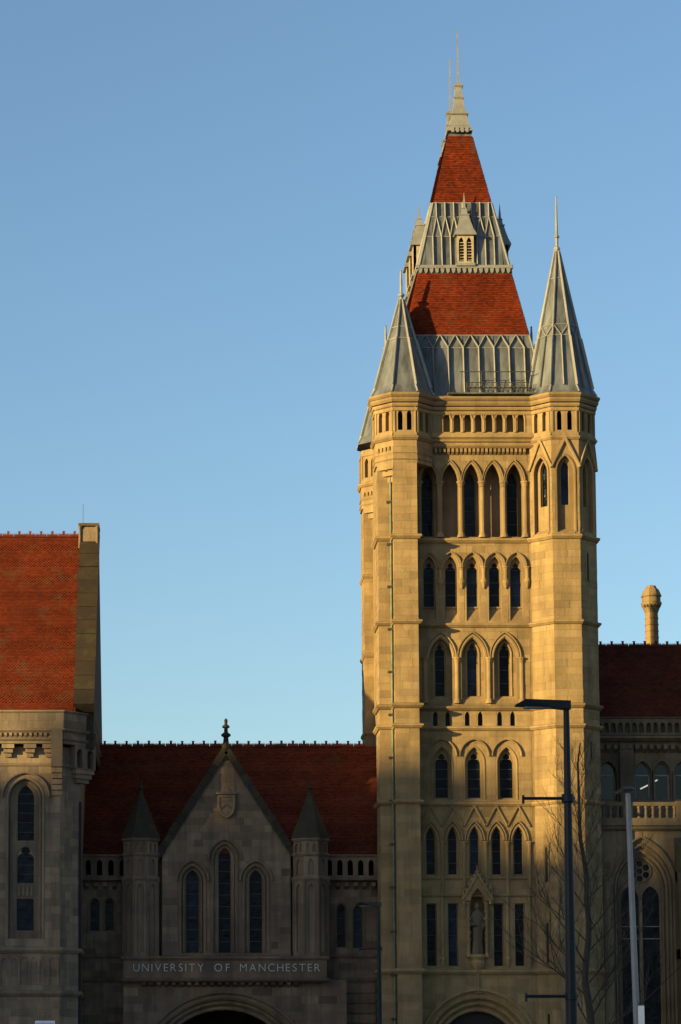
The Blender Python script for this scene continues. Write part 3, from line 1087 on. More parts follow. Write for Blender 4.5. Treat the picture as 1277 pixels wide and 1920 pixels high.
# ridge with its two pinnacles
m = MB(); m.box(XCN - .3, XCN + .3, YCN - 2.2, YCN + 2.2, 50.7, 51.25); obj('ridge_capping', m, 'lead', roof)
zf = lambda y: Z(y, YCN - 2.0)
s2 = sqrt(2)
for yy in (YCN - 2.0, YCN + 1.95):
    m = MB()
    m.lathe(XCN, yy, [(.66 * s2, zf(253)), (.62 * s2, zf(248)), (.60 * s2, zf(244)), (.50 * s2, zf(241)), (.40 * s2, zf(221)), (.48 * s2, zf(219)), (.46 * s2, zf(216)), (.34 * s2, zf(214)),
                       (.22 * s2, zf(189)), (.28 * s2, zf(186)), (.2 * s2, zf(184)), (.17 * s2, zf(166)), (.25 * s2, zf(163)), (.22 * s2, zf(160)), (.08, zf(157)), (.05, zf(120)), (.035, zf(60)), (.06, zf(58)), (.01, zf(55))], 4, pi / 4)
    obj('pinnacle', m, 'lead_edge', roof)
    for k in range(4):
        a = -.38 + .25 * k
        m = MB(); m.box(XCN + a - .07, XCN + a + .07, yy - .68, yy - .55, zf(256), zf(247)); obj('scallop', m, 'lead_edge', roof)


def dormer(wch, off):
    fr0, ln, e = roof_face(wch, ZL[3], ZL[4])
    P = fr0.pt(off, .05, 0)
    N = Vector((fr0.N.x, fr0.N.y, 0)).normalized()
    fr = Fr(P, fr0.U, (0, 0, 1), N)
    w, h = .43, 1.62
    ls = [arch(q * .2, .27, .18, 1.2, .26, 5) for q in (-1, 1)]
    m = MB(); m.slab(fr, [(-w, 0), (-w, h), (w, h), (w, 0)], ls, .16, .0)
    for s_ in (-1, 1): m.fbox(fr, min(s_ * w, s_ * (w - .06)), max(s_ * w, s_ * (w - .06)), 0, h, .15, -1.0)
    d = obj('dormer', m, 'louver', roof)
    m = MB(); m.fbox(fr, -w + .05, w - .05, 0, h, -.1, -.14); obj('louver_back', m, 'dark_interior', d)
    for q in (-1, 1):
        for i in range(7):
            b = .24 + i * .155
            m = MB(); m.add([fr.pt(q * .2 - .14, b, .12), fr.pt(q * .2 + .14, b, .12), fr.pt(q * .2 + .14, b + .09, .0), fr.pt(q * .2 - .14, b + .09, .0),
                          fr.pt(q * .2 - .14, b + .03, .12), fr.pt(q * .2 + .14, b + .03, .12)], [(0, 1, 2, 3), (0, 4, 5, 1)])
            obj('louver_slat', m, 'louver', d)
    m = MB()
    lv = [(.56, .30, 1.56), (.57, .31, 1.62), (.42, .18, 1.95), (.30, .06, 2.35), (.22, -.02, 2.68), (.26, .02, 2.70), (.26, .02, 2.75), (.16, -.06, 2.78), (.12, -.1, 3.05), (.15, -.07, 3.08), (.07, -.14, 3.14), (.05, -.16, 3.45), (.01, -.2, 3.95)]
    vs, fs = [], []
    for i, (a, d1, b) in enumerate(lv):
        d0 = -1.2 if i < 5 else -.2 - (a + .0)
        vs += [fr.pt(-a, b, d1), fr.pt(a, b, d1), fr.pt(a, b, d0), fr.pt(-a, b, d0)]
        if i: fs += [((i - 1) * 4 + j, (i - 1) * 4 + (j + 1) % 4, i * 4 + (j + 1) % 4, i * 4 + j) for j in range(4)]
    fs.append((0, 3, 2, 1))
    m.add(vs, fs)
    obj('dormer_roof', m, 'lead_edge', d)
    m = MB(); m.fbox(fr, -w - .06, w + .06, -.06, .08, .24, -.2); obj('dormer_sill', m, 'lead_edge', d)

dormer('f', X(873.5, 470, 130.2) - XCN)
for o_ in (-1.85, 0, 1.85): dormer('w', o_); dormer('e', o_)

# iron guard rail at the eaves
ry = YP - .2
ra, rb = X(862, 720, ry), X(1001, 720, ry)
m = MB(); m.tube((ra, ry, Z(697, ry)), (rb, ry, Z(697, ry)), .025); m.tube((ra + .3, ry, Z(717, ry)), (rb - .2, ry, Z(717, ry)), .02); m.tube((ra + .3, ry, Z(737, ry)), (rb, ry, Z(737, ry)), .03)
rail = obj('guard_rail', m, 'iron', tower)
n = 14
for i in range(n + 1):
    x = ra + .1 + (rb - ra - .2) * i / n
    m = MB(); m.tube((x, ry, Z(739, ry)), (x, ry, Z(697 if i % 4 == 0 else 717, ry)), .018); obj('rail_post', m, 'iron', rail)
    if 0 < i < n:
        m = MB(); q = (rb - ra) / n
        m.tube((x, ry, Z(737, ry)), (x + q, ry, Z(718, ry)), .012); m.tube((x + q, ry, Z(737, ry)), (x, ry, Z(718, ry)), .012)
        m.lathe(x + q / 2, ry, [(.12, Z(727, ry) - .01), (.12, Z(727, ry) + .01)], 8); obj('rail_lattice', m, 'iron', rail)
m = MB(); m.plan([(ra - .6, YP), (rb + .3, YP)], [(-.5, zp(742) + .02), (.34, zp(742) + .02), (.36, zp(742) + .08), (-.5, zp(742) + .2)]); obj('lead_gutter', m, 'lead', tower)
m = MB(); m.box(10.7, 20.4, YP + .1, Y0 + 2 * APL + REAR - .9, zt(742) + .02, zt(742) + .16); obj('flat_roof', m, 'lead', tower)

# down pipe
pxx = X(736.5, 1400, Y0 + .48)
m = MB(); m.tube((pxx, Y0 + .5, .1), (pxx, Y0 + .5, Z(874, Y0 + .5)), .055, .055, 8)
m.box(pxx - .28, pxx + .02, Y0 + .36, Y0 + .62, Z(885, Y0 + .5), Z(874, Y0 + .5))
pipe = obj('down_pipe', m, 'verdigris', tower)
z = Z(1039, Y0 + .5) + 2 * 2.15 + .5
while z > 1:
    m = MB(); m.box(pxx - .2, pxx + .08, Y0 + .41, Y0 + .61, z - .05, z + .05); obj('pipe_bracket', m, 'iron', pipe)
    z -= 2.15

lay(tower, TB, TS, 300)
#==PART3==
# ------------------------------------------------------------------ the statue over the porch
m = MB()
sx, sy, sz0, sz1 = xn, YR - .02, zr(1790), zr(1692)
H = sz1 - sz0
rings = [(0, .30, .24, 0, 0), (.04, .31, .25, 0, 0), (.15, .27, .22, .01, 0), (.30, .25, .2, .02, .01), (.45, .24, .19, .02, .01), (.55, .25, .18, .01, 0), (.64, .27, .18, 0, 0), (.72, .31, .18, 0, 0), (.785, .33, .17, 0, 0),
         (.82, .22, .14, 0, 0), (.84, .10, .1, 0, -.01), (.862, .09, .1, 0, -.02), (.88, .115, .13, 0, -.03), (.91, .13, .15, 0, -.03), (.945, .135, .15, 0, -.03), (.975, .11, .125, 0, -.02), (.995, .05, .06, 0, -.01), (1.0, .005, .005, 0, 0)]
NS = 28
vs, fs = [], []
for i, (t, rx, ry, ox, oy) in enumerate(rings):
    for j in range(NS):
        a = 2 * pi * j / NS
        fold = 1 + (.10 * sin(a * 7 + t * 5) + .05 * sin(a * 4 + 1)) * max(0, min(1, (.75 - t) * 3))
        x, y = rx * cos(a) * fold, ry * sin(a) * fold
        if .895 < t < .93 and abs(cos(a)) < .25 and sin(a) < 0: y -= .035       # nose
        vs.append((sx + ox + x, sy + oy + y, sz0 + t * H))
for i in range(len(rings) - 1):
    for j in range(NS):
        k = (j + 1) % NS
        fs.append((i * NS + j, i * NS + k, (i + 1) * NS + k, (i + 1) * NS + j))
m.add(vs, fs)
q = lambda x, y, t: (sx + x, sy + y, sz0 + t * H)
for s_, pts in ((-1, [(-.27, 0, .77), (-.36, -.04, .62), (-.2, -.22, .56), (-.1, -.26, .57)]), (1, [(.27, 0, .77), (.37, -.02, .61), (.26, -.2, .50), (.2, -.26, .48)])):
    for (p, r0), (p2, r1) in zip(zip(pts[:-1], (.1, .085, .06)), zip(pts[1:], (.09, .065, .05))): m.tube(q(*p), q(*p2), r0, r1, 8)
    for f_ in range(5):
        b = pts[-1]
        m.tube(q(b[0] - .04 + .02 * f_, b[1], b[2]), q(b[0] - .05 + .024 * f_, b[1] - .05, b[2] - .012 * (f_ != 0)), .013, .01, 5)
m.tube(q(.2, -.27, .30), q(.2, -.28, .62), .03, .03, 6)
statue = obj('statue', m, 'carved_stone', label='weathered stone statue of a robed figure in the niche over the tower porch', cat='statue', smooth=True)


def ridge(parent, x0, x1, Y, z, step, mat='roof_tile', first=None):
    """crested ridge tiles, one piece each"""
    mb = MB()
    h = step / 2 - .006
    mb.add([(-h, -.13, -.12), (h, -.13, -.12), (h, 0, .03), (-h, 0, .03), (-h, .13, -.12), (h, .13, -.12)], [(0, 1, 2, 3), (3, 2, 5, 4), (0, 3, 4), (1, 5, 2)])
    mb.add([(-.09, -.03, .0), (.09, -.03, .0), (.05, -.03, .12), (.08, -.03, .2), (-.08, -.03, .2), (-.05, -.03, .12)] + [(a, .03, b) for a, b in ((-.09, 0), (.09, 0), (.05, .12), (.08, .2), (-.08, .2), (-.05, .12))],
           [(0, 1, 2, 3, 4, 5), (6, 11, 10, 9, 8, 7)] + [(i, i + 6, (i + 1) % 6 + 6, (i + 1) % 6) for i in range(6)])
    for i in range(-4, 5):
        x = i * h / 4.6
        if abs(x) > .1: mb.box(x - .016, x + .016, -.02, .02, .0, .085)
    me = mb.mesh('ridge_tile')
    n = int((x1 - x0) / step)
    for i in range(n):
        o = obj('ridge_tile', me, mat, parent)
        o.location = ((first if first is not None else x0 + step / 2) + i * step + R.uniform(-.012, .012), Y + R.uniform(-.02, .02), z + R.uniform(-.012, .012))
        o.rotation_euler = (0, R.uniform(-.03, .03), R.uniform(-.05, .05))


# ------------------------------------------------------------------ the hall on the left
HS = 'hall_stone'
YH = 126.0
hall = thing('hall', 'stone hall with steep red tiled roof and gable chimney at left edge', 'building', (-10, 134, 0))
HB = []
frH = front(YH)
zh = lambda y: Z(y, YH)
xh = lambda x, y=1600: X(x, y, YH)
m = MB(); prism(m, [(-18, 142), (-18, 126.75), (-5.85, 126.75), (-4.74, 127.1), (-4.74, 142)], 0, zh(1400)); obj('wall', m, HS, hall)
wc = xh(47.5)
hw0 = arch(wc, 1.6, zh(1760), zh(1497), .95, 10)
m = MB(); m.slab(frH, [(-18, 0), (-18, zh(1400)), (-5.6, zh(1400)), (-5.6, 0)], [hw0], 0, -.3); obj('wall', m, HS, hall)
lights = [arch(wc, .9, zh(1577), zh(1497), .72, 8), arch(wc, .9, zh(1655), zh(1606), .5, 8), [(wc - .46, zh(1746)), (wc - .46, zh(1683)), (wc + .46, zh(1683)), (wc + .46, zh(1746))]]
m = MB(); m.slab(frH, arch(wc, 1.66, zh(1765), zh(1497), .98, 10), lights, -.26, -.5); obj('window_surround', m, HS, hall)
window(hall, frH, lights[0], .42, bars=.55, mat=HS)
window(hall, frH, lights[1], .42, 'trefoil', wc, .8, zh(1655), zh(1612), bars=.5, mat=HS)
window(hall, frH, lights[2], .42, bars=0, mat=HS)
for e0, e1, d in ((-.16, -.04, -.2), (.02, .12, .05)): mould(hall, frH, hw0, e0, e1, -.27, d, HS)
for q in (-.3, -.1, .1, .3):
    m = MB(); m.fbox(frH, wc + q - .06, wc + q + .06, zh(1679), zh(1660), -.2, -.27); obj('tracery_panel', m, HS, hall)
mould(hall, frH, archring(wc, 2.2, zh(1495), 1.16, 10), 0, .08, -.02, .14, HS, 'hood_mould')
courses(HB, frH, -12, -5.6, 4.0, zh(1436), [arch(wc, 1.86, zh(1760), zh(1497), 1.1, 10)], prio=1.4, ch=.38, bl=(.45, 1.1))
fo = side(-5.6, YH, 45)
m = MB(); m.fbox(fo, 0, 1.27, 0, zh(1400), 0, -.5); obj('wall', m, HS, hall)
courses(HB, fo, 0, 1.27, 4.0, zh(1440), prio=1.1, ch=.38, bl=(.4, .8))
fs_ = side(-4.7, YH + .9, 90)
m = MB(); m.fbox(fs_, 0, 14, 0, zh(1400), 0, -.3); obj('wall', m, HS, hall)
HP = [(-18, YH), (-5.6, YH), (-4.7, YH + .9), (-4.7, 141)]
for y, h, o_ in ((1434, .16, .08), (1781, .3, .16), (1862, .3, .16)): string(hall, HP, zh(y) - h / 2, h, o_, HS)
# blind arcade low on the wall
for i in range(7):
    a = xh(8) + i * .47 - .4
    mould(hall, frH, arch(a, .36, zh(1846), zh(1806), .28, 5), 0, .06, -.01, .06, HS)
# overhanging parapet on corbels
PPt = [(-18, 141), (-18, 125.55), (-5.45, 125.55), (-4.05, 126.95), (-4.05, 141)]
m = MB(); prism(m, PPt, zh(1396), zh(1338)); obj('parapet', m, HS, hall)
fp = front(125.55)
courses(HB, fp, -12, -5.45, zh(1368), zh(1339), prio=1.5, ch=.42)
courses(HB, side(-5.45, 125.55, 45), 0, 1.98, zh(1394), zh(1339), prio=1.2, ch=.4)
for y, h, o_ in ((1371, .2, .14), (1388, .16, .1), (1336, .14, .1)): string(hall, PPt[1:], zh(y) - h / 2, h, o_, HS)
dentils(hall, fp, -12, -6.2, zh(1385), zh(1376), 0, .1, .24, .13, HS)
for x in (-148, -107, -66, -25, 16, 57, 92):
    a = xh(x, 1400)
    for i in range(3):
        m = MB(); m.fbox(frH, a - .30 + .07 * i, a + .30 - .07 * i, zh(1397) - .2 * (i + 1), zh(1397) - .2 * i, .44 - .14 * i, 0); obj('corbel', m, HS, hall)
pa, pb = xh(96.5, 1420), xh(118, 1420)
m = MB(); m.fbox(frH, pa, pb, zh(1440), zh(1371), .62, 0); obj('bartizan', m, HS, hall)
for i in range(5):
    m = MB(); m.fbox(frH, pa + .02, pb - .02, zh(1440) - .27 * (i + 1), zh(1440) - .27 * i - .03, .5 - .1 * i, 0); obj('corbel', m, HS, hall)
fq = side(-5.1, 126.0 + .35, 45)
m = MB()
m.slab(fq, [(0, zh(1440)), (0, zh(1396)), (1.35, zh(1396)), (1.35, zh(1440))], [arch(.3, .4, zh(1438), zh(1412), .25, 5), arch(1.0, .4, zh(1438), zh(1412), .25, 5)], .3, -.1); obj('bartizan', m, HS, hall)
m = MB()
for i in range(3): m.fbox(fq, .1 + .1 * i, 1.3 - .1 * i, zh(1440) - .22 * (i + 1), zh(1440) - .22 * i, .26 - .08 * i, -.2)
obj('corbel', m, HS, hall)
# roof
ZE, ZRG = zh(1337), Z(1006, 134)
frr_, ln = slope_frame((-5.0, 125.9, ZE), (-5.0, 134, ZRG), (1, 0, 0))
m = MB(); m.add([(-18, 125.9, ZE), (-4.9, 125.9, ZE), (-4.9, 134, ZRG), (-18, 134, ZRG), (-18, 142.1, ZE), (-4.9, 142.1, ZE)], [(0, 1, 2, 3), (3, 2, 5, 4), (1, 5, 2)])
hroof = obj('roof', m, 'roof_tile', hall)
m = MB(); tiles(m, frr_, lambda b: -13.0, lambda b: .0, .05, ln, .105, .165, band=True); obj('roof_tiles', m, 'roof_tile', hroof, kind='stuff')
ridge(hroof, -9.9, -4.9, 134, ZRG + .08, .578, first=X(15.4, 1000, 134) - .578)
gt = MB()
fy = Fr((-4.02, 0, 0), (0, 1, 0), (0, 0, 1), (1, 0, 0))
gt.slab(fy, [(126.6, zh(1400)), (126.6, ZE + .5), (134, ZRG + .2), (141.4, ZE + .5), (141.4, zh(1400))], (), 0, -.9); obj('gable_wall', gt, 'sooty_shade_stone', hall)  # near-black stone puts the shade of this sunless face into its colour
ncp = 13
for i in range(ncp):
    b0, b1 = ln * i / ncp + .35, ln * (i + 1) / ncp + .33
    m = MB(); m.fbox(frr_, -.02 + R.uniform(0, .03), 1.02, b0, b1 - .02, .26 + R.uniform(0, .05), -.3); obj('coping_stone', m, 'coping', hall)
# chimney at the gable apex
ct0, ct1 = Z(1030, 133.6), Z(984, 133.6)
m = MB(); m.box(-4.93, -4.1, 133.3, 134.6, ct0 - 1.2, ct1 - .12)
ch = obj('gable_chimney', m, HS, hall)
m = MB(); m.box(-5.06, -3.98, 133.15, 134.75, ct1 - .14, ct1); obj('chimney_cap', m, 'mossy_stone', ch)
for x in (-4.98, -4.08):
    m = MB(); m.lathe(x, 133.28, [(.1, ct0), (.07, ct0 + .1), (.07, ct1 - .3), (.11, ct1 - .2), (.11, ct1 - .13)], 8); obj('colonnette', m, HS, ch)
m = MB(); m.tube((-4.85, 134, ct1), (-4.85, 134, ct1 + 1.2), .012); obj('lightning_rod', m, 'iron', ch)
m = MB(); dx = xh(149, 1650)
m.tube((dx, YH + .85, .1), (dx, YH + .85, zh(1500)), .06, .06, 8); obj('down_pipe', m, 'dark_paint', hall)
lay(hall, HB, HS, 260)

# ------------------------------------------------------------------ the gatehouse
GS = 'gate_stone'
gate = thing('gatehouse', 'dark stone gatehouse with pointed gable, three lancets and arched gateway', 'building', (3, 134, 0))
GB = []
YG, YS, YT = 130.2, 131.2, 129.55
frG, frS, frB = front(YG), front(YS), front(YT)
zg = lambda y: Z(y, YG)
xg = lambda x, y=1650: X(x, y, YG)
zs_ = lambda y: Z(y, YS)
xs_ = lambda x, y=1700: X(x, y, YS)
# main roof
GE, GR = zs_(1612), Z(1399, 136.5)
fgr, gl = slope_frame((2, YS + .2, GE), (2, 136.5, GR), (1, 0, 0))
m = MB(); m.add([(-4.7, YS + .2, GE), (10.6, YS + .2, GE), (10.6, 136.5, GR), (-4.7, 136.5, GR), (-4.7, 141.8, GE), (10.6, 141.8, GE)], [(0, 1, 2, 3), (3, 2, 5, 4), (1, 5, 2), (0, 3, 4)])
groof = obj('roof', m, 'shaded_tile', gate)
m = MB(); tiles(m, fgr, lambda b: -6.7, lambda b: 8.6, .0, gl, .105, .165, band=True); obj('roof_tiles', m, 'shaded_tile', groof, kind='stuff')
ridge(groof, -3.95, 10.4, 136.5, GR + .08, .583, 'shaded_tile', first=X(196, 1398, 136.5))
m = MB(); m.box(9.7, 10.4, 137.2, 137.35, GR - .9, GR - .3); obj('lead_flashing', m, 'lead', groof)
# side ranges with pierced parapets
for x0, x1, wins, pil in ((-4.7, xs_(240), ((177, 1746, 1684), (205, 1746, 1684)), 0), (xs_(608), 10.6, ((639.5, 1777, 1694), (671.5, 1778, 1697)), 0)):
    hs = []
    for xw, y0_, y1_ in wins: hs.append(arch(xs_(xw, 1730), .5, zs_(y0_), zs_(y1_ + 12), .32, 5))
    m = MB(); m.slab(frS, [(x0, 0), (x0, zs_(1650)), (x1, zs_(1650)), (x1, 0)], hs, 0, -.4); obj('wall', m, GS, gate)
    for h in hs:
        window(gate, frS, h, .3, bars=.8, mat=GS)
        mould(gate, frS, h, .0, .09, -.02, .06, GS)
    courses(GB, frS, x0, x1, 3.5, zs_(1668), hs, grow=.11, prio=.8)
    f2 = front(YS - .25)
    n = int((x1 - x0) / .48)
    hs = [arch(x0 + (i + .5) * (x1 - x0) / n, .27, zs_(1642), zs_(1620), .2, 4) for i in range(n)]
    m = MB(); m.slab(f2, [(x0, zs_(1652)), (x0, zs_(1608)), (x1, zs_(1608)), (x1, zs_(1652))], hs, 0, -.2, back=True); obj('parapet', m, GS, gate)
    string(gate, [(x0, YS - .25), (x1, YS - .25)], zs_(1608), .14, .08, GS, 'coping')
    string(gate, [(x0, YS), (x1, YS)], zs_(1654), .2, .36, GS)
    dentils(gate, frS, x0, x1, zs_(1668), zs_(1655), 0, .28, .42, .2, GS)
    for y in (1793, 1838): string(gate, [(x0, YS), (x1, YS)], zs_(y) - .1, .22, .14, GS)
# gable
gx = xg(424, 1450)
ga, gz = zg(1414), zg(1600)
gw = (xg(545, 1600) - xg(304, 1600)) / 2
xl, xrr = gx - gw, gx + gw
hc = arch(xg(421.5, 1690), 1.14, zg(1790), zg(1612), .78, 8)
hl_ = arch(xg(361, 1700), 1.10, zg(1790), zg(1652), .78, 8)
hr_ = arch(xg(480, 1700), 1.10, zg(1790), zg(1652), .78, 8)
m = MB(); m.slab(frG, [(xl, zg(1800)), (xl, gz), (gx, ga), (xrr, gz), (xrr, zg(1800))], [hc, hl_, hr_], 0, -.3); obj('gable_wall', m, GS, gate)
gl_lim = lambda za, zb: (xl + .02 if zb < gz else gx - gw * max(.02, (ga - zb) / (ga - gz)), xrr - .02 if zb < gz else gx + gw * max(.02, (ga - zb) / (ga - gz)))
courses(GB, frG, xl, xrr, zg(1793), ga - .3, [hc, hl_, hr_], prio=1.5, lim=gl_lim, grow=.2, ch=.36, bl=(.4, 1.0))
for ac, wg, y0_, ys_, rise, hood, hy, hr__ in ((xg(421.5, 1690), .64, 1787, 1608, .5, 1.56, 1612, .98), (xg(361, 1700), .68, 1787, 1650, .52, 1.5, 1652, .98), (xg(480, 1700), .66, 1787, 1650, .52, 1.5, 1652, .98)):
    hi = arch(ac, wg, zg(y0_), zg(ys_), rise, 7)
    m = MB(); m.slab(frG, arch(ac, 1.18, zg(1792), zg(ys_ + 3), .8, 8), [hi], -.2, -.5); obj('arch_order', m, GS, gate)
    window(gate, frG, hi, .42, bars=.6, mat=GS, fw=.03)
    for e, d in ((.0, -.14), (.12, -.05)): mould(gate, frG, inset(arch(ac, 1.12, zg(1790), zg(ys_ + 3), .78, 8), .16 - e), 0, .07, -.22, d, GS)
    mould(gate, frG, arch(ac, 1.12, zg(1790), zg(ys_ + 3), .78, 8), .02, .1, -.02, .05, GS)
    mould(gate, frG, archring(ac, hood, zg(hy), hr__, 9), 0, .09, -.02, .17, GS, 'hood_mould')
m = MB(); m.box(X(240, 1700, YG), X(608, 1700, YG), YG + .62, YS + .3, zg(1800), zg(1600)); obj('wall', m, GS, gate)
string(gate, [(xl, YG), (xrr, YG)], zg(1795), .2, .12, GS)
# gable coping, stone by stone
for s_ in (-1, 1):
    P0, P1 = Vector((gx + s_ * (gw + .28), YG - .12, gz - .3)), Vector((gx, YG - .12, ga + .16))
    n = 9
    v = (P1 - P0) / n
    u = v.normalized()
    nn = Vector((u.z * s_, 0, -u.x * s_))
    for i in range(n):
        a, b = P0 + v * i + u * .01, P0 + v * (i + 1) - u * .01
        t = .22 + R.uniform(0, .04)
        m = MB()
        vs = []
        for p in (a, b):
            for dn, dy in ((-.12, 0), (-.12, .9), (t, .9), (t, 0)):
                vs.append(p + nn * dn + Vector((0, dy, 0)))
        m.add(vs, [(0, 1, 2, 3), (7, 6, 5, 4), (0, 4, 5, 1), (1, 5, 6, 2), (2, 6, 7, 3), (3, 7, 4, 0)])
        obj('coping_stone', m, 'sooty_shade_stone', gate)
m = MB(); m.add([(xl, YG + .3, gz), (xrr, YG + .3, gz), (gx, YG + .3, ga), (xl, 136, gz), (xrr, 136, gz), (gx, 136, ga)], [(0, 1, 2), (0, 2, 5, 3), (1, 4, 5, 2)]); obj('gable_roof', m, 'shaded_tile', gate)
finial(gate, gx, YG + .2, [(.3, zg(1425)), (.24, zg(1410)), (.2, zg(1400)), (.15, zg(1392)), (.12, zg(1382)), (.24, zg(1379)), (.24, zg(1376)), (.1, zg(1372)), (.09, zg(1365)), (.2, zg(1363)), (.17, zg(1360)), (.07, zg(1357)), (.09, zg(1349)), (.02, zg(1346))], 'sooty_shade_stone')
# shield
sc_ = [(-.42, .5), (.42, .5), (.42, -.05), (.34, -.34), (.16, -.54), (0, -.62), (-.16, -.54), (-.34, -.34), (-.42, -.05)]
zsx, xsx = zg(1511), xg(424.5, 1510)
P = [(xsx + a, zsx + b) for a, b in sc_][::-1]
m = MB(); m.slab(frG, P, (), .12, -.02); sh = obj('shield', m, GS, gate)
mould(sh, frG, P[::-1] + [], -.09, .02, .0, .19, GS, 'shield_rim', closed=True)
m = MB(); m.fbox(frG, xsx - .36, xsx + .36, zsx + .18, zsx + .3, .15, .1)
m.slab(frG, [(xsx - .3, zsx - .12), (xsx, zsx + .12), (xsx + .3, zsx - .12), (xsx + .3, zsx - .22), (xsx, zsx + .02), (xsx - .3, zsx - .22)], (), .16, .1)
obj('shield_charge', m, GS, sh)
m = MB(); m.fbox(frG, xsx - .55, xsx + .55, zsx + .56, zsx + .68, .2, 0); m.add([frG.pt(xsx - .3, zsx + .68, .12), frG.pt(xsx + .3, zsx + .68, .12), frG.pt(xsx, zsx + .92, .08), frG.pt(xsx, zsx + .68, 0)], [(0, 1, 2), (0, 2, 3), (1, 3, 2)]); obj('shield_canopy', m, GS, sh)
# octagonal buttress turrets
for xp in (264, 582):
    c = (X(xp, 1650, 130.4), 130.42)
    ap = .86
    of, op = oct_frames(c[0], c[1], ap), oct_pts(c[0], c[1], ap)
    sf = ap / 1.2071
    zq = lambda y: Z(y, 129.56)
    m = MB(); m.lathe(c[0], c[1], [(ap * .9 / cos(pi / 8), zq(1800)), (ap * .9 / cos(pi / 8), zq(1574))], 8, pi / 8); obj('turret_shaft', m, GS, gate)
    for k in (-2, -1, 0, 1, 2):
        f = of[k]
        for ylo, yhi, nh, w_, y0_, ys_ in ((1600, 1574, 2, .17, 1597, 1586), (1645, 1602, 1, .3, 1640, 1620), (1795, 1648, 1, .34, 1785, 1668)):
            hs = [arch((i - (nh - 1) / 2) * .32, w_, zq(y0_), zq(ys_), w_ * .9, 4) for i in range(nh)]
            m = MB(); m.slab(f, [(-sf / 2, zq(ylo)), (-sf / 2, zq(yhi)), (sf / 2, zq(yhi)), (sf / 2, zq(ylo))], hs, 0, -.12); obj('turret_face', m, GS, gate)
    for (x_, y_) in op[1:7]:
        m = MB(); m.lathe(x_, y_, [(.09, zq(1795)), (.06, zq(1790)), (.06, zq(1655)), (.1, zq(1650)), (.1, zq(1647))], 6); obj('colonnette', m, GS, gate)
    for y, o_ in ((1601, .08), (1646, .09), (1573, .1)): string(gate, op, zq(y) - .1, .2, o_, GS, closed=True)
    prof, zz = [], zq(1571)
    top = zq(1482)
    n = 7
    for i in range(n):
        r0 = .98 * (1 - i / n) + .07
        r1 = .98 * (1 - (i + 1) / n) + .10
        prof += [(r0, zz + (top - zz) * i / n), (r1, zz + (top - zz) * (i + 1) / n)]
    m = MB(); m.lathe(c[0], c[1], prof, 8, pi / 8); sp = obj('stone_spire', m, 'sooty_shade_stone', gate)
    finial(sp, c[0], c[1], [(.12, top), (.09, zq(1478)), (.17, zq(1474)), (.07, zq(1470)), (.06, zq(1462)), (.02, zq(1456))], 'sooty_shade_stone')
# name band and gateway
bx0, bx1 = X(231, 1815, YT), X(613, 1815, YT)
zb_ = lambda y: Z(y, YT)
m = MB(); m.box(bx0, bx1, YT, 131.3, zb_(1837), zb_(1797)); obj('name_band', m, GS, gate)
string(gate, [(bx0, 131), (bx0, YT), (bx1, YT), (bx1, 131)], zb_(1800), .2, .13, GS)
string(gate, [(bx0, 131), (bx0, YT), (bx1, YT), (bx1, 131)], zb_(1841), .2, .14, GS)
YA = 129.95
frA = front(YA)
za_ = lambda y: Z(y, YA)
dentils(gate, frA, X(262, 1845, YA), X(562, 1845, YA), za_(1851), za_(1840), 0, .3, .37, .2, GS)
axc, azs = X(421, 1950, YA), za_(2030)
ar = [163 * .0267, 154 * .0267, 145 * .0267, 135 * .0267]
m = MB(); m.slab(frA, [(bx0, 0), (bx0, za_(1838)), (X(650, 1880, YA), za_(1838)), (X(650, 1880, YA), 0)], [arch(axc, 2 * ar[0], .001, azs, ar[0], 16)], 0, -.3); obj('wall', m, GS, gate)
courses(GB, frA, bx0, X(650, 1880, YA), 3.5, za_(1852), [arch(axc, 2 * ar[0] + .3, .001, azs, ar[0] + .15, 16)], prio=1.2, ch=.4)
orders(gate, frA, axc, .001, azs, ar, [-.05, -.3, -.55, -.8], GS)
mould(gate, frA, archring(axc, 2 * ar[0] + .1, azs, ar[0] + .05, 16), 0, .12, -.02, .16, GS, 'hood_mould')
m = MB()
for p, q_ in (((axc - 3.7, YA + .9), (axc - 3.7, YA + 12)), ((axc + 3.7, YA + .9), (axc + 3.7, YA + 12)), ((axc - 3.7, YA + 12), (axc + 3.7, YA + 12))):
    m.add([(p[0], p[1], 0), (q_[0], q_[1], 0), (q_[0], q_[1], 6), (p[0], p[1], 6)], [(0, 1, 2, 3)])
m.add([(axc - 3.7, YA + .9, 5.9), (axc + 3.7, YA + .9, 5.9), (axc + 3.7, YA + 12, 5.9), (axc - 3.7, YA + 12, 5.9)], [(0, 1, 2, 3)])
obj('passage', m, GS, gate)
# stepped masonry beside the gateway
for i in range(7):
    z = zs_(1846) - i * .5
    m = MB(); m.box(X(615, 1880, YS), X(704, 1880, YS), YS - .12, YS + .1, z - .42, z); obj('rusticated_course', m, GS, gate)


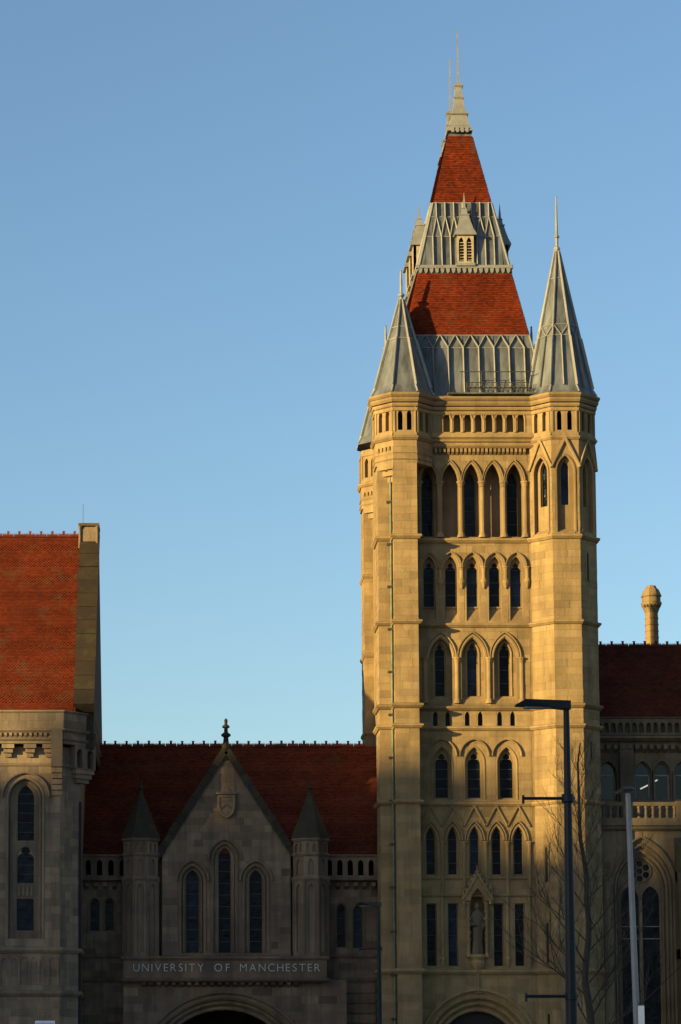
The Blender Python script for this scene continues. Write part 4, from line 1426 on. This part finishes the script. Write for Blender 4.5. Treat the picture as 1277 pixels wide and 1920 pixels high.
def letters(word, x0, x1, z, h):
    """raised capitals, one piece each"""
    ms = []
    for chh in word:
        cu = bpy.data.curves.new('letter', 'FONT')
        cu.body = chh
        cu.size = 1
        cu.extrude = .03
        cu.offset = -.012
        o = bpy.data.objects.new('letter', cu)
        sc.collection.objects.link(o)
        bpy.context.view_layer.update()
        dg = bpy.context.evaluated_depsgraph_get()
        me = bpy.data.meshes.new_from_object(o.evaluated_get(dg))
        bpy.data.objects.remove(o)
        xs = [v.co.x for v in me.vertices]
        ys = [v.co.y for v in me.vertices]
        ms.append((me, min(xs), max(xs), min(ys), max(ys)))
    cap = .73
    k = h / cap
    kx = k * .97
    wid = [(b - a) * kx for _, a, b, _, _ in ms]
    gap = (x1 - x0 - sum(wid)) / max(1, len(word) - 1)
    x = x0
    for (me, a, b, c, d), w in zip(ms, wid):
        for v in me.vertices:
            p = v.co.copy()
            v.co = (x + (p.x - a) * kx, YT - .035 - p.z, z + p.y * k)
        obj('letter', me, 'lettering', gate)
        x += w + gap

lz, lh = zb_(1821.5), zb_(1806) - zb_(1821.5)
for wd, p, q_ in (('UNIVERSITY', 250, 382), ('OF', 402, 430.5), ('MANCHESTER', 450, 600)): letters(wd, X(p, 1815, YT), X(q_, 1815, YT), lz, lh)
lay(gate, GB, GS, 300)

# ------------------------------------------------------------------ the wing on the right
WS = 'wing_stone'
wing = thing('wing', 'shadowed stone wing with dark tiled roof right of the tower', 'building', (30, 134, 0))
WB = []
YC, YL = 132.0, 129.7
frC, frL = front(YC), front(YL)
zc_ = lambda y: Z(y, YC)
xc_ = lambda x, y=1450: X(x, y, YC)
zl = lambda y: Z(y, YL)
xl_ = lambda x, y=1700: X(x, y, YL)
WE, WR = zc_(1350), Z(1212, 137)
fw_, wl = slope_frame((20.6, YC + .2, WE), (20.6, 137, WR), (1, 0, 0))
m = MB(); m.add([(20.6, YC + .2, WE), (40, YC + .2, WE), (40, 137, WR), (20.6, 137, WR), (20.6, 141.8, WE), (40, 141.8, WE)], [(0, 1, 2, 3), (3, 2, 5, 4), (0, 3, 4), (1, 5, 2)])
wroof = obj('roof', m, 'shaded_tile', wing)
m = MB(); tiles(m, fw_, lambda b: 0, lambda b: 19.4, 0, wl, .105, .165); obj('roof_tiles', m, 'shaded_tile', wroof, kind='stuff')
ridge(wroof, 21.6, 28, 137, WR + .08, .585, 'shaded_tile', first=X(1126.5, 1210, 137))
wxs = [xc_(x) for x in (1140, 1205, 1241.5, 1279, 1330)]
hs = [arch(a, .86, zc_(1500), zc_(1450), .62, 7) for a in wxs]
m = MB(); m.slab(frC, [(20.6, 0), (20.6, zc_(1346)), (40, zc_(1346)), (40, 0)], hs, 0, -.4); obj('wall', m, WS, wing)
for a, h in zip(wxs, hs):
    wo = window(wing, frC, h, .32, bars=0, mat=WS, fw=.06, pane='clear_glass')
    m = MB(); zt_ = zc_(1453)
    for q_ in ((a - .38, a + .38, zt_ - .03, zt_ + .03), (a - .38, a - .32, zc_(1498), zt_), (a + .32, a + .38, zc_(1498), zt_)): m.fbox(frC, q_[0], q_[1], q_[2], q_[3], -.26, -.31)
    obj('sash', m, 'grey_paint', wo)
    mould(wing, frC, h, 0, .1, -.02, .06, WS)
m = MB()
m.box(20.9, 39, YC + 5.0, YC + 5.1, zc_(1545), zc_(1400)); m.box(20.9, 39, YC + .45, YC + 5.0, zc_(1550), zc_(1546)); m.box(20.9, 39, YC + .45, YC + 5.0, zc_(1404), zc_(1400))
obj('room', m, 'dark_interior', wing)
for x0_, y0_, x1_, y1_, lb in ((1206, 1476, 1220, 1469, 'lit ceiling tube seen through the first window right of the pilaster'), (1226, 1465, 1238, 1459, 'lit ceiling tube seen through the second window right of the pilaster')):
    p0_, p1_ = W(x0_, y0_, YC + 2.2), W(x1_, y1_, YC + 2.2)
    ln_ = hypot(p1_[0] - p0_[0], p1_[1] - p0_[1])
    m = MB(); m.tube((p0_[0], YC + 2.2, p0_[1]), (p1_[0], YC + 2.2, p1_[1]), .035, .035, 8)
    obj('ceiling_light', m, 'lit_tube', label=lb, cat='light', group='lit tubes inside the wing')
m = MB(); m.fbox(frC, xc_(1161), xc_(1187), zc_(1545), zc_(1395), .25, 0); obj('pilaster', m, WS, wing)
courses(WB, frC, 20.6, 28.5, zc_(1545), zc_(1412), hs, grow=.12, prio=.7)
string(wing, [(20.6, YC), (40, YC)], zc_(1391), .34, .4, WS, 'cornice'); string(wing, [(20.6, YC), (40, YC)], zc_(1350), .16, .3, WS)
dentils(wing, frC, 20.7, 28, zc_(1412), zc_(1397), 0, .3, .36, .2, WS)
n = 22
hs = [arch(20.8 + i * .36, .24, zc_(1375), zc_(1362), .16, 4) for i in range(n)]
m = MB(); m.slab(front(YC - .28), [(20.6, zc_(1380)), (20.6, zc_(1349)), (28.8, zc_(1349)), (28.8, zc_(1380))], hs, 0, -.2); obj('parapet', m, WS, wing)
# aisle wall, balustrade
m = MB(); m.box(20.6, 40, YL + .1, YC, zl(1556), zl(1548)); obj('aisle_roof', m, 'lead', wing)
gc, gzs = xl_(1203, 1660), zl(1666)
gr = [q_ * .0268 for q_ in (58, 51, 45, 38.5)]
RAT = 1.52
hg = arch(gc, 2 * gr[0], zl(2000), gzs, gr[0] * RAT, 12)
m = MB(); m.slab(frL, [(20.6, 0), (20.6, zl(1540)), (40, zl(1540)), (40, 0)], [hg], 0, -.3); obj('wall', m, WS, wing)
courses(WB, frL, 20.6, 27.6, 3.6, zl(1560), [arch(gc, 2 * gr[0] + .3, zl(2000), gzs, (gr[0] + .15) * RAT, 12)], prio=1.3)
orders(wing, frL, gc, zl(2000), gzs, gr, [-.05, -.2, -.35, -.5], WS, RAT)
mould(wing, frL, archring(gc, 2 * gr[0] + .16, gzs, (gr[0] + .1) * RAT, 12), 0, .1, -.02, .16, WS, 'hood_mould')
# traceried window
op_ = arch(gc, 2 * gr[3] + .04, zl(2000), gzs, gr[3] * RAT, 12)
circ = lambda cx, cz, r, n=12: [(cx + r * cos(2 * pi * i / n), cz + r * sin(-2 * pi * i / n)) for i in range(n)]
rc = zl(1632)
hs = [arch(gc - .52, .86, zl(1998), zl(1684), .62, 7), arch(gc + .52, .86, zl(1998), zl(1684), .62, 7)]
hs += [circ(gc + .37 * sin(2 * pi * i / 6), rc + .37 * cos(2 * pi * i / 6), .165, 10) for i in range(6)] + [circ(gc, rc, .15, 10)]
m = MB(); m.slab(frL, op_, hs, -.5, -.68); tw = obj('window', m, WS, wing, label='tall traceried window with six-petalled rose')
mould(tw, frL, circ(gc, rc, .6, 20)[::-1], 0, .08, -.52, -.43, WS, 'rose_rim', closed=True)
m = MB(); m.slab(frL, op_, (), -.6, -.63); obj('glass_pane', m, 'glass', tw)
for y in (1736, 1759):
    for q_ in (-.52, .52):
        m = MB(); m.fbox(frL, gc + q_ - .43, gc + q_ + .43, zl(y) - .02, zl(y) + .02, -.55, -.6); obj('glazing_bar', m, 'grey_paint', tw)
m = MB(); m.fbox(frL, gc - .08, gc + .08, zl(2000), zl(1684), -.4, -.52); obj('mullion', m, WS, tw)
string(wing, [(20.6, YL), (40, YL)], zl(1558), .24, .2, WS)
bal0 = xl_(1128, 1520)
m = MB(); m.box(20.6, 40, YL - .05, YL + .2, zl(1511), zl(1504)); obj('balustrade_rail', m, WS, wing)
m = MB(); m.box(20.6, 40, YL - .1, YL + .25, zl(1548), zl(1534)); obj('balustrade_base', m, WS, wing)
bm = MB(); hb = zl(1511) - zl(1534)
bm.lathe(0, 0, [(.1, 0), (.1, .06), (.06, .1), (.08, hb * .4), (.055, hb * .75), (.1, hb - .06), (.1, hb)], 8)
bme = bm.mesh('baluster')
for i in range(20):
    o = obj('baluster', bme, WS, wing); o.location = (bal0 + .1 + i * .355, YL + .07, zl(1534))
for x in (1268,):
    m = MB(); a = xl_(x, 1520); m.box(a, a + .7, YL - .12, YL + .3, zl(1540), zl(1502)); obj('balustrade_pier', m, WS, wing)
# stepped buttress, mossy, at the edge of the picture; slim pier beside the tower
ba = xl_(1266, 1700)
for z0_, z1_, d in ((0, zl(1800), 1.5), (zl(1800), zl(1655), 1.1), (zl(1655), zl(1590), .7)):
    m = MB()
    fb = front(YL)
    m.add([fb.pt(a, b, dd) for a in (ba, ba + 1.1) for b, dd in ((z0_, 0), (z0_, d), (z1_, d), (z1_ + .5, max(0, d - .45)), (z1_ + .5, 0))],
          [(0, 1, 2, 3, 4), (9, 8, 7, 6, 5), (0, 5, 6, 1), (1, 6, 7, 2), (2, 7, 8, 3), (3, 8, 9, 4)])
    obj('buttress', m, 'mossy_stone', wing)
m = MB(); m.fbox(frL, 21.2, xl_(1147, 1700), 0, zl(1652), .35, 0); obj('pilaster', m, WS, wing)
string(wing, [(21.2, YL - .35), (xl_(1147, 1700), YL - .35)], zl(1652), .2, .08, WS)
# chimney
m = MB(); m.box(22, 44, 146, 158, 0, 24.5); obj('rear_range', m, WS, wing)
CK = 152.0 / 137.6
cx, cy = X(1222, 1170, 152), 152.0
zk = lambda y: Z(y, 152)
m = MB(); m.lathe(cx, cy, [(.46, 24.4), (.42 * CK, zk(1225)), (.36 * CK, zk(1213)), (.345 * CK, zk(1150))], 8, pi / 8)
ck = obj('chimney', m, TS, wing)
cp = [(.35, 1150), (.44, 1142), (.55, 1135), (.57, 1131), (.5, 1129), (.5, 1121), (.57, 1119), (.53, 1116), (.42, 1107), (.28, 1102), (.26, 1099), (.15, 1098)]
m = MB(); m.lathe(cx, cy, [(r * CK, zk(y)) for r, y in cp], 8, pi / 8); obj('chimney_cap', m, TS, ck)
for k in (-1, 0, 1):
    f = oct_frames(cx, cy, .36 * CK)[k]
    for q_ in (-.1, .1):
        m = MB(); m.fbox(f, q_ - .05, q_ + .05, zk(1140), zk(1134), .16, .06); obj('chimney_vent', m, 'dark_interior', ck)
for y in (1160, 1172, 1184, 1196):
    m = MB(); m.lathe(cx, cy, [(.372 * CK, zk(y + 1)), (.385 * CK, zk(y)), (.372 * CK, zk(y - 1))], 8, pi / 8); obj('chimney_band', m, TS, ck)
lay(wing, WB, WS, 260)

# ------------------------------------------------------------------ street furniture
def street_lamp(Y, xpx, label, rz):
    t = thing('street_lamp', label, 'street lamp', (X(xpx, 1700, Y), Y, .12), 'street lamps with banner arms')
    t.rotation_euler = (0, 0, rz)
    z0 = .12
    zt_ = Z(1321, 49) - z0
    m = MB(); m.lathe(0, 0, [(.16, 0), (.16, .9), (.125, 1.0), (.11, 2.9), (.055, zt_ - .05), (.055, zt_)], 14); obj('post', m, 'dark_paint', t, local=True, smooth=False)
    m = MB()
    hp = [(.07, zt_ + .06), (-.78, zt_ + .09), (-.97, zt_ - .01), (-.97, zt_ - .035), (-.25, zt_ - .07), (.07, zt_ - .1)]
    m.add([(x, -.14 * (1 if x > -.9 else .6), z) for x, z in hp] + [(x, .14 * (1 if x > -.9 else .6), z) for x, z in hp], [(0, 1, 2, 3, 4, 5), (11, 10, 9, 8, 7, 6)] + [(i, i + 6, (i + 1) % 6 + 6, (i + 1) % 6) for i in range(6)])
    hd = obj('lamp_head', m, 'dark_paint', t, local=True)
    m = MB(); m.box(-.8, -.3, -.1, .1, zt_ - .075, zt_ - .055); obj('diffuser', m, 'grey_paint', hd, local=True)
    for y in (1497, 1868):
        z = Z(y, 49) - z0
        m = MB(); m.tube((-.86, 0, z), (.13, 0, z), .03, .03, 8); m.tube((-.84, 0, z - .1), (-.84, 0, z + .06), .025, .025, 6)
        ar_ = obj('banner_arm', m, 'dark_paint', t, local=True)
        m = MB(); m.lathe(0, 0, [(.11, z - .08), (.12, z - .06), (.12, z + .06), (.11, z + .08)], 14); obj('arm_clamp', m, 'dark_paint', ar_, local=True)
    return t

street_lamp(49, 1068, 'tall dark street lamp with flat head, nearest, in front of the tower', 0)
street_lamp(104.5, 710, 'thin dark street lamp between gatehouse and tower, farther away', radians(-28))

# camera pole
Yp = 45.0
p0, p1 = W(1194, 1920, Yp), W(1177, 1484, Yp)
sl = (p1[0] - p0[0]) / (p1[1] - p0[1])
base = (p0[0] - sl * p0[1], Yp, .12)
pole = thing('camera_pole', 'slim pale grey camera pole leaning slightly before the traceried window', 'pole', base)
m = MB(); m.tube(base, (p1[0], Yp, p1[1]), .068, .043, 12); obj('post', m, 'grey_paint', pole)
tx, tz = p1
m = MB(); m.lathe(tx, Yp, [(.06, tz - .03), (.075, tz), (.11, tz + .03), (.11, tz + .06), (.06, tz + .09)], 12); obj('pole_cap', m, 'iron', pole)
m = MB(); m.tube((tx, Yp, tz + .04), (tx - .12, Yp - .02, tz + .03), .03, .02, 6)
f = Fr((tx - .12, Yp - .02, tz), (cos(.45), 0, sin(.45)), (-sin(.45), 0, cos(.45)), (0, -1, 0))
m.fbox(f, -.13, .12, -.01, .03, .04, -.04); m.fbox(f, -.17, .1, .034, .044, .05, -.05)
obj('camera_housing', m, 'iron', pole)
bz = Z(1886, Yp); bxp = X(1206, 1900, Yp)
m = MB(); m.box(bxp - .10, bxp + .0, Yp - .12, Yp + .06, bz - .75, bz); cb = obj('cabinet', m, 'white_paint', pole)
m = MB(); m.tube((bxp - .05, Yp - .05, bz), (bxp - .12, Yp - .02, bz + .08), .02, .02, 6); obj('cable', m, 'iron', cb)

# street sign, only its top edge shows
Yz = 60.0
xa, xb = X(66, 1917, Yz), X(103, 1917, Yz)
zt_ = Z(1914, Yz)
sg = thing('street_sign', 'white and blue sign plate, its top edge at bottom left', 'sign', ((xa + xb) / 2, Yz, .12))
m = MB(); m.box(xa, xb, Yz - .02, Yz, zt_ - .5, zt_); pn = obj('sign_plate', m, 'white_paint', sg)
m = MB(); m.box(xa + .02, xb - .02, Yz - .026, Yz - .021, zt_ - .48, zt_ - .04); obj('sign_face', m, 'sign_paint', pn)
m = MB(); m.tube(((xa + xb) / 2, Yz + .04, .12), ((xa + xb) / 2, Yz + .04, zt_ - .02), .038, .038, 8); obj('post', m, 'grey_paint', sg)

# ------------------------------------------------------------------ bare tree
TR = random.Random(11)
Yt = 98.0
tb = Vector((X(1108, 1900, Yt), Yt, .13))
tree = thing('bare_tree', 'leafless slender tree with fine twigs before the right turret', 'tree', tb)
zt_top = Z(1400, Yt)
tp = [tb.copy()]
while tp[-1].z < zt_top:
    l = tp[-1]
    tp.append(l + Vector((TR.uniform(-.13, .12), TR.uniform(-.1, .1), .75)))
rad = lambda z: .17 * max(0, 1 - z / (zt_top + .6)) ** .8 + .012
m = MB()
for a, b in zip(tp[:-1], tp[1:]): m.tube(a, b, rad(a.z), rad(b.z), 8)
obj('trunk', m, 'bark', tree)


def twig(m, p, d, l, r, lev):
    n = 4
    for i in range(n):
        d = (d + Vector((TR.uniform(-.16, .16), TR.uniform(-.16, .16), TR.uniform(-.02, .16)))).normalized()
        q_ = p + d * (l / n)
        m.tube(p, q_, r * (1 - i / n * .55), r * (1 - (i + 1) / n * .55), 5 if lev else 4)
        p = q_
        if lev > 0:
            for _ in range(2 if lev > 1 else 2):
                ax = Vector((TR.uniform(-1, 1), TR.uniform(-1, 1), TR.uniform(.1, .8))).normalized()
                twig(m, p, (d * .75 + ax * .75).normalized(), l * TR.uniform(.4, .6), max(.0045, r * .45), lev - 1)

z = 3.2
k = 0
while z < zt_top - .6:
    i = min(len(tp) - 2, int((z - tb.z) / .75))
    p = tp[i].lerp(tp[i + 1], (z - tp[i].z) / .75)
    a = k * 2.4 + TR.uniform(-.4, .4)
    t = (z - 3) / (zt_top - 3)
    m = MB()
    twig(m, p, Vector((cos(a), sin(a) * .9, .75 + t * .6)).normalized(), (2.9 * (1 - t) ** .7 + .5), .03 * (1 - t) + .010, 2)
    obj('branch', m, 'bark', tree)
    z += .4
    k += 1

# ------------------------------------------------------------------ unseen blocks, added and sized to cast the shadow line on the lower walls
L = 230.0
mid = Vector((15, 128, 0)) + Vector((TO_SUN.x, TO_SUN.y, 0)).normalized() * L
pd = Vector((-cos(SUN_AZ), sin(SUN_AZ), 0))            # along the row
for i, (s0, s1, dz) in enumerate(((-75, -3.05, 16.6), (-3.0, .4, 13.6), (.45, 9.0, 17.2), (9.05, 75, 13.7))):
    o_ = mid + pd * ((s0 + s1) / 2)
    h = L * math.tan(SUN_EL) + dz
    t = thing('shade_block', ['unseen long block added for shade, near end of the row', 'unseen narrow block added for shade, beside the tallest one', 'unseen tallest block added for shade', 'unseen long block added for shade, far end of the row'][i], 'building', (o_.x, o_.y, 0), 'unseen blocks added for shade')
    n_ = Vector((-TO_SUN.x, -TO_SUN.y, 0)).normalized()
    f = Fr((o_.x, o_.y, 0), -pd, (0, 0, 1), n_)
    w = (s1 - s0) / 2
    m = MB(); m.fbox(f, -w, w, 0, h - .8, 0, -16); obj('wall', m, 'brick_far', t)
    m = MB(); m.fbox(f, -w - .2, w + .2, h - .8, h, .2, -16.2); obj('roof_parapet', m, 'paving', t)
    for fl_ in range(1, 11, 2):
        m = MB(); m.fbox(f, -w + 1, w - 1, fl_ * 3.6, fl_ * 3.6 + 1.7, .05, -.2); obj('window_band', m, 'glass', t)
